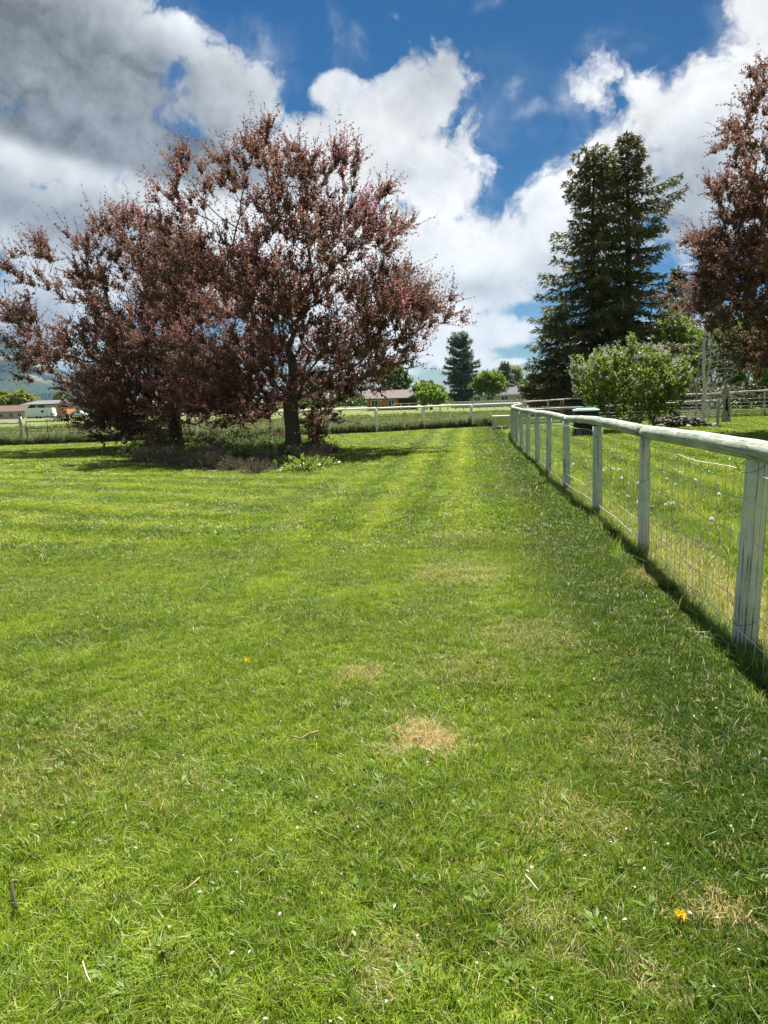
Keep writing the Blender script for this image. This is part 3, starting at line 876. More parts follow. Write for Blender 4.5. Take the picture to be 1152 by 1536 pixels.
def clumped(rng, lobes, n, per=13, sig=(.50, .50, .26)):
    """crown points gathered in flattened clumps with gaps between them"""
    c = ell_targets(rng, lobes, max(8, n // per), .5)
    t = c[rng.integers(0, len(c), n)]
    return t + rng.normal(0, 1, (n, 3)) * np.array(sig)


def shoots(rng, A, par, w, ctr, per, slen, nleaf, leafL, upb=.5, outb=.5, wmax=3, minlev=0, droop=0.0, ratio=.5):
    """leafy twigs from the thin ends; returns twig polylines and leaf arrays"""
    idx = np.where((w <= wmax) & (np.arange(len(A)) > 6))[0]
    idx = np.repeat(idx, per); idx = idx[rng.uniform(size=len(idx)) < .95]
    n = len(idx); base = A[idx]
    d0 = base - A[par[idx]]; d0 /= np.linalg.norm(d0, axis=1)[:, None] + 1e-9
    out = base - ctr; out /= np.linalg.norm(out, axis=1)[:, None] + 1e-9
    d = d0 * .5 + out * outb + np.array([0, 0, upb]) + rng.normal(0, .55, (n, 3)); d /= np.linalg.norm(d, axis=1)[:, None]
    l = (.40 + 1.0 * rng.uniform(0, 1, n) ** 2.6) * slen
    bend = np.array([0, 0, -droop]) + rng.normal(0, .15, (n, 3))
    Lp, Ld, Ln, Ll = [], [], [], []
    for k in range(nleaf):
        u = (k + rng.uniform(.2, 1.0, n)) / nleaf
        p = base + d * (l * u)[:, None] + bend * (l * u * u)[:, None]
        ld = d * .5 + rng.normal(0, .62, (n, 3)) + bend * .3
        Lp.append(p + rng.normal(0, .012, (n, 3))); Ld.append(ld); Ln.append(rng.normal(0, .75, (n, 3)) + np.array([0, 0, .8])); Ll.append(leafL * rng.uniform(.6, 1.3, n) * (1.1 - .35 * u))
    tw = np.stack([base, base + d * (l * .5)[:, None] + bend * (l * .25)[:, None], base + d * l[:, None] + bend * l[:, None]], 1)
    return tw, np.vstack(Lp), np.vstack(Ld), np.vstack(Ln), np.concatenate(Ll)


def twig_mesh(mb, tw, r=.004):
    n = len(tw); th = np.arange(3) * 2 * pi / 3
    off = np.stack([np.cos(th), np.sin(th), np.zeros(3)], 1)
    d = tw[:, 2] - tw[:, 0]; flat = np.abs(d[:, 2]) < .6 * np.linalg.norm(d, axis=1)
    off2 = np.stack([np.cos(th) * .7, np.cos(th) * -.7, np.sin(th)], 1)
    O = np.where(flat[:, None, None], off2[None], off[None])
    rad = np.array([r, r * .75, r * .35])
    V = tw[:, :, None, :] + rad[None, :, None, None] * O[:, None, :, :]
    V = V.reshape(-1, 3); i = np.arange(n)[:, None, None] * 9 + np.arange(2)[None, :, None] * 3
    j = np.arange(3)[None, None]; j2 = (j + 1) % 3
    Q = np.stack([i + j, i + j2, i + 3 + j2, i + 3 + j], -1).reshape(-1, 4)
    mb.add(V, Q)


def px_lobes(depth, lst):
    """lobes given in photo pixels at a distance: px py rx ry, depth offset, depth radius, weight"""
    s = depth / F; out = []
    for px, py, rx, ry, dy, rd, wt in lst:
        c = at(px, py, depth + dy); out.append((c[0], c[1], c[2], rx * s, rd, ry * s, wt))
    return out


def broad_tree(name, base, trunk_r, fork_h, lobes, ntar, leaf, seed, label, cat='tree', group=None, leafL=.08, leafW=.5, per=3, slen=.6, nleaf=10,
               up=.5, out=.5, bark='crab_bark', lean=(0, 0), step=.45, flower=None, nflower=0, droop=0.0, rtip=.005, twigs=True, stems=None, extra=None, wmax=3, clump=None):
    rng = np.random.default_rng(seed)
    root = empty(name, tuple(base)); tag(root, label, cat, group)
    L = np.array(lobes, float); L[:, :3] -= base
    T = ell_targets(rng, L, ntar) if clump is None else np.vstack([clumped(rng, L, int(ntar * .72), sig=clump), ell_targets(rng, L, int(ntar * .42))])
    if extra is not None: T = np.vstack([T, np.array(extra) - base])
    T = T[T[:, 2] > .25]
    ks = np.linspace(0, 1, 5)
    if stems is None:
        tr = np.stack([lean[0] * ks ** 2 + .02 * np.sin(ks * 5), lean[1] * ks ** 2, fork_h * ks - .05], 1)
        sk = [(grow(rng, tr, T, step), trunk_r)]
    else:
        sk = []; ang = np.linspace(0, 2 * pi, stems, endpoint=False) + .4
        which = np.argmin(np.stack([np.hypot(T[:, 0] - np.cos(a) * L[0, 3] * .5, T[:, 1] - np.sin(a) * L[0, 4] * .5) for a in ang], 1), 1)
        for q, a in enumerate(ang):
            tq = T[which == q]
            if len(tq) < 4: continue
            tr = np.stack([np.cos(a) * (.15 + .5 * ks ** 2), np.sin(a) * (.15 + .5 * ks ** 2), fork_h * ks - .05], 1)
            sk.append((grow(rng, tr, tq, step), trunk_r * rng.uniform(.7, 1.1)))
    mt = MB(); ml = MB(); tws = []; LP = []; ctr = np.array([0, 0, fork_h * .8])
    for (A, par, w), r0 in sk:
        skeleton_mesh(mt, A, par, w, r0, rtip)
        tw, p, d, nn, ll = shoots(rng, A, par, w, ctr, per, slen, nleaf, leafL, up, out, droop=droop, wmax=wmax)
        if twigs: twig_mesh(mt, tw, rtip * .75)
        leaves(ml, p, d, nn, ll, ll * leafW * rng.uniform(.8, 1.2, len(ll)), np.clip(np.repeat(rng.uniform(0, 1, len(tw)), 1)[np.arange(len(p)) % len(tw)] * .45 + rng.uniform(0, .55, len(p)), 0, 1))
        LP.append(tw)
    tro = mt.build('trunk', M[bark], root)
    cr = ml.build('crown', M[leaf], root, smooth=False)
    if flower:
        tw = np.vstack(LP); mf = MB(); k = rng.choice(len(tw), min(nflower, len(tw)), replace=False)
        nb = np.array([mnoise.noise(Vector(tw[q, 2] * .75 + 3)) for q in k]); k = k[nb > .24]
        for q in k:
            m = rng.integers(6, 12); u = rng.uniform(.3, 1, m)
            p = tw[q, 0] + (tw[q, 2] - tw[q, 0]) * u[:, None] + rng.normal(0, .04, (m, 3))
            leaves(mf, p, rng.normal(0, 1, (m, 3)), rng.normal(0, 1, (m, 3)), np.full(m, .062), np.full(m, .06), rng.uniform(0, 1, m))
        if mf.n: tag(mf.build('blossom', M[flower], cr, smooth=False), kind='stuff')
    return root


def crabapples():
    D1 = 24.5
    l1 = px_lobes(D1, [(470, 430, 150, 140, 0, 3.4, 1), (395, 285, 70, 78, 0, 2.0, 1.3), (500, 320, 80, 85, -.3, 2.2, 1.2), (300, 330, 55, 95, .3, 1.8, 1.1),
                       (580, 480, 56, 72, .2, 2.0, 1.2), (560, 400, 45, 80, 0, 1.6, 1.1), (330, 480, 110, 110, .4, 3.0, 1), (450, 548, 180, 40, -.5, 3.6, 1.2), (330, 575, 90, 42, -1.0, 2.4, 1.2), (580, 520, 52, 34, .6, 2.0, 1.2), (480, 592, 45, 14, -.6, 1.6, 1.6), (560, 552, 50, 16, .2, 2.0, 1.3), (400, 600, 70, 26, -1.4, 2.2, 1.8), (320, 600, 70, 34, -.6, 2.6, 1.5), (500, 470, 150, 70, 0, 3.4, .8)])
    ex = []
    for px, py, n in ((400, 205, 6), (385, 230, 8), (285, 235, 5), (278, 260, 6), (505, 235, 5), (530, 245, 5), (575, 300, 6), (640, 470, 8), (625, 450, 6), (470, 650, 5), (465, 640, 6), (480, 615, 6), (520, 585, 4), (600, 345, 5), (340, 270, 6), (445, 255, 6)):
        for _ in range(n): ex.append(at(px + RNG.normal(0, 9), py + RNG.normal(0, 9), D1 + RNG.normal(0, .5)))
    base = G(440, 679); base[1] = D1; base[0] = at(440, 679, D1)[0]; base[2] = 0
    broad_tree('crabapple_tree', base, .25, 1.75, l1, 1150, 'crab_leaf', 21, 'large reddish brown crabapple in bloom, bare trunk rising from right end of the bed', 'tree',
               'crabapple trees', leafL=.082, leafW=.68, per=7, slen=.90, nleaf=24, wmax=4, up=.45, out=.55, clump=(.50, .50, .30), flower='crab_flower', nflower=5200, extra=ex)
    D2 = 31.0
    l2 = px_lobes(D2, [(215, 470, 95, 100, 0, 3.4, 1), (225, 375, 55, 48, 0, 2.0, 1.2), (150, 410, 50, 70, 0, 2.0, 1.2), (62, 470, 46, 75, 0, 2.0, 1.1), (50, 520, 38, 40, 0, 1.6, 1.1), (60, 410, 22, 45, 0, 1.0, 1.2),
                       (240, 590, 90, 42, -1.5, 3.2, 1.2), (170, 565, 45, 40, 0, 2.0, .9), (290, 500, 80, 120, 0, 3.0, 1), (222, 600, 75, 36, -1.0, 2.8, 1.6), (300, 600, 80, 36, -1.0, 2.8, 1.5), (128, 530, 55, 40, 0, 2.2, 1.1), (205, 630, 60, 22, -1.5, 2.0, 2.8), (188, 626, 35, 18, -1.0, 2.0, 2.0), (245, 625, 45, 25, -1.8, 1.8, 2.2), (168, 592, 36, 28, -.5, 2.0, 1.3)])
    ex = []
    for px, py, n in ((62, 370, 6), (68, 388, 6), (20, 400, 5), (150, 350, 6), (240, 345, 6), (25, 470, 5), (215, 632, 14), (190, 625, 9), (240, 622, 9), (85, 530, 6), (60, 532, 6), (150, 600, 5), (175, 622, 6), (180, 610, 6)):
        for _ in range(n): ex.append(at(px + RNG.normal(0, 8), py + RNG.normal(0, 8), D2 - .5 + RNG.normal(0, .5)))
    b = at(265, 672, D2); b[2] = 0
    broad_tree('crabapple_tree', b, .26, 1.9, l2, 1000, 'crab_leaf', 22, 'wide reddish brown crabapple at left, low branches hanging over the far end of the bed', 'tree',
               'crabapple trees', leafL=.095, leafW=.68, per=7, slen=1.0, nleaf=24, wmax=4, up=.35, out=.55, clump=(.60, .60, .32), flower='crab_flower', nflower=3200, extra=ex)
    D3 = 27.0
    l3 = px_lobes(D3, [(1190, 400, 120, 120, 0, 3.2, 1), (1185, 230, 75, 130, 0, 2.6, 1), (1110, 440, 55, 70, -.5, 2.0, 1.2), (1115, 300, 36, 55, 0, 1.5, .8), (1240, 480, 120, 90, 0, 3.2, 1), (1140, 500, 45, 45, 0, 1.8, 1.4), (1100, 400, 40, 60, 0, 1.8, 1.3), (1120, 490, 50, 30, -.4, 1.6, 1.2), (1130, 430, 65, 70, 0, 2.4, 1.6)])
    ex = []
    for px, py, n in ((1145, 115, 6), (1105, 195, 7), (1140, 160, 6), (1075, 285, 7), (1060, 385, 8), (1062, 410, 6), (1090, 330, 6), (1145, 545, 3), (1080, 480, 5)):
        for _ in range(n): ex.append(at(px + RNG.normal(0, 8), py + RNG.normal(0, 8), D3 + RNG.normal(0, .5)))
    b = at(1162, 640, D3); b[2] = 0
    broad_tree('crabapple_tree', b, .17, 2.6, l3, 920, 'crab_leaf', 23, 'dark purple leaved crabapple cut off by the right edge of the photo', 'tree',
               'crabapple trees', leafL=.092, leafW=.68, per=7, slen=.90, nleaf=24, wmax=4, up=.3, out=.6, clump=(.50, .50, .32), flower='crab_flower', nflower=60, extra=ex, droop=.2)


crabapples()


def conifer(name, base, Ht, prof, seed, label, mat='needle', group=None, trunk_r=.3, whorl=.5, nb=5, spray=.42, z0=.8, droop=.35, bark='dark_bark', dens=1.0, az_bias=None, sub=True):
    """prof: list of (fraction of height, branch length)"""
    rng = np.random.default_rng(seed)
    root = empty(name, tuple(base)); tag(root, label, 'tree', group)
    mt = MB(); ml = MB()
    zz = np.linspace(-.1, Ht, 14); ph = rng.uniform(0, 6)
    ax = np.stack([.10 * np.sin(zz * .3 + ph), .10 * np.cos(zz * .27 + ph), zz], 1)
    mt.tube(ax, np.maximum(.012, trunk_r * (1 - zz / Ht) ** .8 * np.where(zz < 0.5, 1.15, 1)), 9, cap=False)
    fh, fl = [p[0] for p in prof], [p[1] for p in prof]
    P, D, N, LL, WW = [], [], [], [], []
    z = z0
    while z < Ht - .1:
        n = nb + rng.integers(-1, 2)
        for a in rng.uniform(0, 2 * pi / n) + np.arange(n) * 2 * pi / n + rng.normal(0, .25, n):
            f = z / Ht; L = np.interp(f, fh, fl) * (rng.uniform(.5, 1.15) if rng.uniform() < .85 else rng.uniform(.95, 1.12))
            if az_bias is not None: L *= az_bias(a, f, rng)
            if L < .12: continue
            c0 = np.array([np.interp(z, zz, ax[:, 0]), np.interp(z, zz, ax[:, 1]), z + rng.uniform(-.2, .2)])
            rise = np.interp(f, [0, .5, .85, 1], [-.10, .05, .5, 1.3])
            m = max(3, int(L / .28) + 1); u = np.linspace(0, 1, m)
            dr = droop * L * (u ** 1.3) - droop * 1.0 * L * np.clip(u - .55, 0, 1) ** 1.2 * 1.3
            br = c0 + np.stack([cos(a) * L * u, sin(a) * L * u, rise * L * u - dr], 1)
            br[1:] += rng.normal(0, .03, (m - 1, 3))
            mt.tube(br[::max(1, m // 5)] if m > 6 else br, np.linspace(.03 * min(1.6, L / 2), .006, len(br[::max(1, m // 5)] if m > 6 else br)), 4, cap=False)
            tang = np.array([cos(a), sin(a), 0]); perp = np.array([-sin(a), cos(a), 0])
            for i in range(m):
                if u[i] * L < min(.22, .12 * L): continue
                sl = (.25 + .5 * L * .35 * (1 - abs(u[i] - .45) * 1.2)) if sub else .2
                k = int(max(2, 11 * dens))
                for sgn in (-1, 1):
                    q = rng.uniform(0, 1, k)
                    sd_ = tang * .55 + perp * sgn * .85
                    p = br[i] + sd_[None] * (sl * q)[:, None] + np.array([0, 0, -1]) * (sl * q * q * .35)[:, None] + rng.normal(0, .06, (k, 3))
                    P.append(p); D.append(sd_[None] * .7 + tang * .3 + rng.normal(0, .38, (k, 3)) + np.array([0, 0, -.25])); N.append(rng.normal(0, .4, (k, 3)) + np.array([0, 0, 1.0]))
                    LL.append(spray * rng.uniform(.45, 1.1, k)); WW.append(spray * .27 * rng.uniform(.6, 1.3, k))
            k = 3; P.append(br[-1] + rng.normal(0, .05, (k, 3))); D.append(np.tile(tang + np.array([0, 0, .5]), (k, 1)) + rng.normal(0, .3, (k, 3))); N.append(rng.normal(0, .6, (k, 3)) + np.array([0, 0, .8])); LL.append(spray * rng.uniform(.7, 1.3, k)); WW.append(np.full(k, spray * .3))
        z += whorl * rng.uniform(.75, 1.25) * (1.0 if z < Ht * .8 else .65)
    k = 14; P.append(ax[-1] - np.stack([np.zeros(k), np.zeros(k), np.linspace(0, .9, k)], 1)); D.append(rng.normal(0, .45, (k, 3)) + np.array([0, 0, 1.0])); N.append(rng.normal(0, 1, (k, 3))); LL.append(np.full(k, spray)); WW.append(np.full(k, spray * .25))
    P, D, N, LL, WW = np.vstack(P), np.vstack(D), np.vstack(N), np.concatenate(LL), np.concatenate(WW)
    leaves(ml, P, D, N, LL, WW, rng.uniform(0, 1, len(P)), fold=.15)
    mt.build('trunk', M[bark], root); ml.build('crown', M[mat], root, smooth=False)
    return root


def conifers():
    DS = 55.0
    b = at(925, 610, DS); b[2] = 0
    s = DS / F
    top = at(945, 203, DS)[2]
    right_arm = lambda a, f, r: (1.8 if (.66 < f < .80 and cos(a) > .75) else 1.0) * (1.25 if cos(a) < -.3 and .35 < f < .5 else 1)
    conifer('spruce_tree', b + np.array([.8, .6, 0]), top, [(0, 3.6), (.10, 4.3), (.28, 4.1), (.45, 3.6), (.55, 2.6), (.66, 2.1), (.78, 1.9), (.9, 1.05), (.97, .45), (1, .1)], 31,
            'tallest dark spruce with an arm jutting to the right, behind the lilac bush', trunk_r=.42, whorl=.58, nb=6, spray=.44, az_bias=right_arm, group='dark spruces behind the lilac', dens=1.15)
    t2 = at(888, 240, DS)[2]; b2 = at(888, 610, DS - .8); b2[2] = 0
    conifer('spruce_tree', b2, t2, [(0, 4.0), (.12, 4.3), (.24, 3.8), (.30, 3.2), (.42, 4.6), (.50, 3.7), (.62, 2.9), (.74, 2.4), (.86, 1.8), (.95, 1.15), (1, .4)], 32,
            'dark spruce with a broad blunt top pressed against the left side of the tallest one', trunk_r=.40, whorl=.58, nb=6, spray=.44, group='dark spruces behind the lilac', dens=1.15)
    b3 = at(1013, 606, 66); b3[2] = 0
    conifer('spruce_tree', b3, at(1013, 405, 66)[2], [(0, 2.6), (.5, 1.9), (.8, .9), (1, .1)], 33, 'slim bluish spruce tip showing between the tallest spruce and the right crabapple', mat='blue_needle', trunk_r=.2, whorl=.5, nb=5, spray=.5, group='dark spruces behind the lilac')
    b4 = at(832, 612, 50); b4[2] = 0
    conifer('spruce_tree', b4, at(832, 470, 50)[2], [(0, 2.3), (.25, 2.5), (.6, 1.8), (.85, .9), (1, .15)], 34, 'lower olive green spruce skirting the left foot of the dark spruces', trunk_r=.15, whorl=.42, nb=6, spray=.42, group='dark spruces behind the lilac')
    b5 = at(902, 614, 42); b5[2] = 0
    conifer('spruce_tree', b5, at(902, 522, 42)[2], [(0, 1.3), (.5, .9), (.8, .45), (1, .1)], 35, 'little blue grey spruce tip poking up just behind the lilac bush', mat='blue_needle', trunk_r=.08, whorl=.3, nb=5, spray=.30, group='dark spruces behind the lilac')
    # pine and friends by the far house
    b6 = at(692, 608, 190); b6[2] = 0
    conifer('pine_tree', b6, at(690, 502, 190)[2], [(0, .6), (.12, 3.2), (.3, 4.6), (.55, 4.3), (.78, 3.0), (.93, 1.6), (1, .5)], 36, 'big grey green pine standing left of the pale green house', mat='pine_needle', trunk_r=.4, whorl=.95, nb=6, spray=1.1, droop=-.05, dens=.6)
    b7 = at(757, 606, 260); b7[2] = 0
    conifer('pine_tree', b7, at(757, 545, 260)[2], [(0, 1), (.3, 3.2), (.7, 2.4), (1, .4)], 37, 'small far pine poking above the pale green house roof', mat='pine_needle', trunk_r=.3, whorl=1.2, nb=5, spray=1.3, droop=.05)


conifers()


def bg_tree(name, px, ybase, ytop, wpx, dist, leaf, seed, label, group=None, trunk_px=None, squat=.5, ntar=160, leafL=None, cat='tree', trunkfrac=.3, bark='grey_bark', rd=None):
    b = at(px, ybase, dist); b[2] = 0; s = dist / F
    top = at(px, ytop, dist)[2]; r = wpx * s / 2; lo = top * trunkfrac
    rng = np.random.default_rng(seed); lobes = []
    mid = (top + lo) / 2; hz = (top - lo) / 2
    lobes.append((b[0], b[1], mid, r * .82, (rd or r) * .82, hz * .92, 1))
    for _ in range(4):
        a = rng.uniform(0, 2 * pi); lobes.append((b[0] + cos(a) * r * .5, b[1] + sin(a) * r * .5, mid + rng.uniform(-.5, .5) * hz, r * .48, r * .48, hz * .5, 1.2))
    L = leafL or max(.10, dist * .0042)
    return broad_tree(name, b, max(.06, (trunk_px or wpx * .06) * s * .5), max(.3, lo * 1.1), lobes, ntar, leaf, seed, label, cat, group, leafL=L, leafW=.7, per=3, slen=max(.5, r * .28), nleaf=9, up=.3, out=.5,
                      bark=bark, step=max(.45, r * .2), rtip=max(.01, dist * .0001), twigs=False)


def background_trees():
    bg_tree('round_tree', 733, 608, 558, 50, 165, 'lilac_leaf', 41, 'round bright green tree on a short trunk before the pale green house', trunk_px=5, trunkfrac=.17, ntar=260)
    bg_tree('pale_tree', 770, 606, 549, 30, 270, 'pale_leaf', 42, 'pale yellowish tree behind the pale green house roof')
    bg_tree('green_tree', 795, 610, 562, 34, 120, 'mid_leaf', 43, 'dark green leafy tree at the left foot of the dark spruces')
    bg_tree('green_bush', 646, 611, 577, 52, 130, 'spring_leaf', 44, 'bright green rounded bush between the brown house and the pine', trunkfrac=.05, cat='bush')
    bg_tree('brown_tree', 640, 612, 572, 40, 150, 'olive_leaf', 45, 'thin brownish olive tree just right of the brown house', ntar=60)
    bg_tree('green_tree', 590, 612, 545, 60, 175, 'mid_leaf', 46, 'dark green tree behind the brown house roof')
    bg_tree('green_tree', 470, 612, 560, 80, 175, 'olive_leaf', 47, 'olive green tree seen under the crown of the large crabapple')
    bg_tree('birch_tree', 1010, 624, 455, 75, 62, 'spring_leaf', 48, 'light green young birch rising behind the right side of the lilac', trunkfrac=.15, ntar=420, leafL=.24)
    bg_tree('birch_tree', 1075, 622, 470, 105, 60, 'spring_leaf', 49, 'light green leafy tree behind the bare birch trunks', trunkfrac=.06, ntar=460, leafL=.24)
    bg_tree('birch_tree', 1118, 622, 480, 95, 57, 'spring_leaf', 50, 'yellow green leafy tree left of the right crabapple trunk', trunkfrac=.06, ntar=440, leafL=.24)
    bg_tree('birch_tree', 1165, 622, 470, 90, 62, 'spring_leaf', 51, 'light green tree half cut off by the right edge behind the rail fence', trunkfrac=.06, ntar=440, leafL=.24)
    # yellow green cottonwoods behind the left houses
    for i, (px, yt, w) in enumerate(((6, 588, 34), (32, 586, 32), (54, 596, 26), (-22, 584, 40))):
        if px > -20:
            bg_tree('cottonwood_tree', px, 622, yt, w, 330, 'yellow_leaf', 52 + i, ['yellow green cottonwood at the very left edge above the pink house', 'yellow green cottonwood above the seam of the two left houses', 'lower yellow green cottonwood behind the flat roofed left house'][i],
                    group='cottonwoods behind the left houses', trunkfrac=.1, ntar=150)
    bg_tree('green_tree', 96, 622, 590, 26, 330, 'mid_leaf', 57, 'green tree behind the right end of the flat roofed left house')
    # a low wood on the horizon behind everything
    rng = np.random.default_rng(60); mb = MB(); pos = []
    for px in np.arange(-80, 1260, 2.2):
        d = rng.uniform(380, 520); b = at(px, 600, d); h = rng.uniform(3.0, 6.5) * (1.2 if 650 < px else 1); r = rng.uniform(2.5, 5)
        n = 60; q = rng.normal(0, 1, (n, 3)); q /= np.linalg.norm(q, axis=1)[:, None]
        p = np.array([b[0], b[1], h * .5]) + q * np.array([r, r, h * .5]) * rng.uniform(.6, 1, (n, 1)); pos.append(p)
    p = np.vstack(pos); leaves(mb, p, rng.normal(0, 1, (len(p), 3)), rng.normal(0, 1, (len(p), 3)), rng.uniform(1.4, 2.6, len(p)), rng.uniform(1.0, 2.0, len(p)), rng.uniform(0, 1, len(p)))
    tag(mb.build('distant_wood', M['olive_leaf'], smooth=False), 'low line of far trees along the horizon', kind='stuff')
    # dark hedge mass behind the right hand rail fence
    mb = MB(); n = 9000
    x = rng.uniform(15, 40, n); y = 52 + .18 * (x - 15) + rng.normal(0, .8, n); z = 1.9 * rng.uniform(0, 1, n) ** .7
    leaves(mb, np.stack([x, y, z], 1), rng.normal(0, 1, (n, 3)), rng.normal(0, 1, (n, 3)), rng.uniform(.2, .4, n), rng.uniform(.1, .22, n), rng.uniform(0, .7, n))
    tag(mb.build('dark_undergrowth', M['needle'], smooth=False), 'dark tangled undergrowth behind the right hand rail fence', kind='stuff')


background_trees()


def lilac():
    D = 31.5
    lob = px_lobes(D, [(945, 575, 75, 45, 0, 2.0, 1), (900, 575, 38, 36, -.3, 1.3, 1.2), (990, 575, 42, 36, 0, 1.4, 1.2), (945, 545, 50, 25, 0, 1.4, 1.2), (930, 620, 55, 26, -.2, 1.5, 1.2), (985, 600, 40, 30, 0, 1.2, 1)])
    ex = [at(x + RNG.normal(0, 5), y + RNG.normal(0, 4), D + RNG.normal(0, .4)) for x, y in ((865, 560), (870, 545), (900, 535), (945, 515), (950, 520), (985, 530), (1025, 545), (1028, 560), (875, 590)) for _ in range(5)]
    b = at(938, 650, D); b[2] = 0
    t = broad_tree('lilac_bush', b, .045, .5, lob, 900, 'lilac_leaf', 70, 'big lilac bush with pale mauve flower tips beside the stone pile', 'bush', leafL=.12, leafW=.75, per=3, slen=.40, nleaf=9, up=.35, out=.5, bark='grey_bark', rtip=.006, stems=7, extra=ex)
    # flower spikes near the outside
    rng = np.random.default_rng(71); cr = [c for c in t.children if c.name.startswith('crown')][0]
    n = len(cr.data.vertices); co = np.zeros(n * 3); cr.data.vertices.foreach_get('co', co); co = co.reshape(-1, 3)[::4]
    ctr = np.array([0, 0, 1.6]); e = np.linalg.norm((co - ctr) / np.array([2.6, 2.2, 1.9]), axis=1)
    cand = co[(e > .78) & (co[:, 2] > 1.1)]; cand = cand[rng.choice(len(cand), 270, replace=False)]
    mf = MB()
    for c in cand:
        out = (c - ctr) * np.array([.35, .35, .5]); ax = unit(out + np.array([0, 0, .9]) + rng.normal(0, .25, 3)); L = rng.uniform(.14, .26); m = 34
        u = rng.uniform(0, 1, m); q = rng.normal(0, 1, (m, 3))
        p = c + ax * (u * L)[:, None] + q * (.035 * (1 - u) + .008)[:, None]
        leaves(mf, p, q + ax, rng.normal(0, 1, (m, 3)), np.full(m, .035), np.full(m, .03), rng.uniform(0, 1, m))
    tag(mf.build('blossom', M['lilac_flower'], cr, smooth=False), kind='stuff')


lilac()


# ------------------------------------------------------------------ bare birch clump, hollow stump
def birch_mat():
    m, T = material('white_birch_bark'); w = T.attr('wc', 'Vector')
    n = T.noise(T.n('ShaderNodeVectorMath', {0: w, 1: (1, 1, 3)}, operation='MULTIPLY').outputs[0], 9, 5, .65)
    z = T.n('ShaderNodeSeparateXYZ', {0: w}).outputs[2]
    c = T.mix(T.ss(n, .60, .68), T.mix(T.noise(w, 3, 4), (.50, .48, .42), (.68, .66, .60)), (.07, .06, .05))
    finish(T, T.n('ShaderNodeBsdfPrincipled', {'Base Color': c, 'Roughness': .8}).outputs[0]); return m


M['birch'] = birch_mat()
M['deadwood'] = bark_mat('grey_dead_wood', (.16, .15, .13), (.42, .40, .36), .5)


def bare_trees():
    specs = [(1052, 641, 1060, 462, .105, 'tallest white bare birch trunk behind the short rail fence'), (1040, 640, 1056, 478, .055, 'thin greyish bare birch trunk leaning at left of the white one'), (1061, 640, 1063, 500, .040, 'thinnest pale birch stem right of the white trunk')]
    for i, (x0, y0, x1, y1, r, lab) in enumerate(specs):
        rng = np.random.default_rng(80 + i); D = 34.2 + .5 * i
        b = at(x0, y0, D); b[2] = 0; t = at(x1, y1, D) - b
        root = empty('bare_birch', tuple(b)); tag(root, lab, 'tree', 'bare birch trunks')
        u = np.linspace(0, 1, 12); P = np.stack([t[0] * u + .08 * np.sin(u * 7 + i), t[1] * u + .05 * np.cos(u * 5), t[2] * u - .05], 1)
        mt = MB(); mt.tube(P, r * (1 - .75 * u) * np.where(u < .05, 1.4, 1), 9, cap=True)
        mt.build('trunk', M['birch' if i != 1 else 'deadwood'], root)
        mb = MB()
        for k in range([46, 22, 10][i]):
            q = rng.uniform(.35, .98); a = rng.uniform(-1.2, 1.2) if rng.uniform() < .75 else rng.uniform(0, 6.28); c = np.array([np.interp(q, u, P[:, 0]), np.interp(q, u, P[:, 1]), np.interp(q, u, P[:, 2])])
            L = rng.uniform(.6, 1.9) * (1.2 - .6 * q); d = np.array([cos(a), sin(a) * .7, rng.uniform(.3, .9)]); s = np.linspace(0, 1, 6)
            br = c + d * (L * s)[:, None] + np.array([0, 0, -.45 * L]) * (s ** 2)[:, None] + rng.normal(0, .02, (6, 3)); br[0] = c
            mb.tube(br, np.linspace(.011, .004, 6), 4, cap=False)
            for _ in range(3):
                j = rng.integers(2, 6); d2 = d * .6 + rng.normal(0, .5, 3); l2 = rng.uniform(.2, .6)
                tw = br[j] + d2 * (l2 * np.linspace(0, 1, 4))[:, None] + np.array([0, 0, -.2]) * (np.linspace(0, 1, 4) ** 2)[:, None]
                mb.tube(tw, np.linspace(.007, .004, 4), 3, cap=False)
        mb.build('branches', M['grey_bark'], root)
    # stump with a hollow and a few bare grey limbs
    D = 37.5; b = at(1088, 634, D); b[2] = 0; rng = np.random.default_rng(90)
    root = empty('hollow_stump', tuple(b)); tag(root, 'pale split old tree stump with dark hollow and bare grey limbs', 'tree stump')
    u = np.linspace(0, 1, 10); h = 1.9
    mt = MB(); mt.tube(np.stack([.05 * np.sin(u * 4), 0 * u, h * u - .05], 1), .19 - .05 * u + .07 * (1 - u) ** 4, 14, wob=.22, rng=rng)
    mt.build('trunk', M['deadwood'], root)
    mt = MB(); v = np.linspace(.15, 1.35, 7); mt.tube(np.stack([.05 * np.sin(v * 5), -.15 - .015 * np.sin(v * 9), v], 1), np.array([.02, .075, .05, .085, .05, .07, .015]), 8, wob=.3, rng=rng)
    mt.build('hollow', plain('hollow_shade', (.018, .015, .013), .95, .3, 8), root)  # near-black solid on the trunk, painting the shade inside the hollow
    mb = MB()
    for k in range(34):
        a = rng.uniform(0, 6.28); z = rng.uniform(1.0, 1.85); L = rng.uniform(.5, 1.9); d = np.array([cos(a), .5 * sin(a), rng.uniform(-.05, .8)]); s = np.linspace(0, 1, 6)
        br = np.array([0, 0, z]) + d * (L * s)[:, None] + np.array([0, 0, -.4 * L]) * (s ** 2)[:, None] + rng.normal(0, .03, (6, 3))
        mb.tube(br, np.linspace(.015, .004, 6), 4, cap=False)
    mb.tube(np.stack([-.05 - .1 * u, 0 * u, 1.7 + 1.6 * u], 1), .06 - .035 * u, 6)
    mb.build('branches', M['grey_bark'], root)


bare_trees()


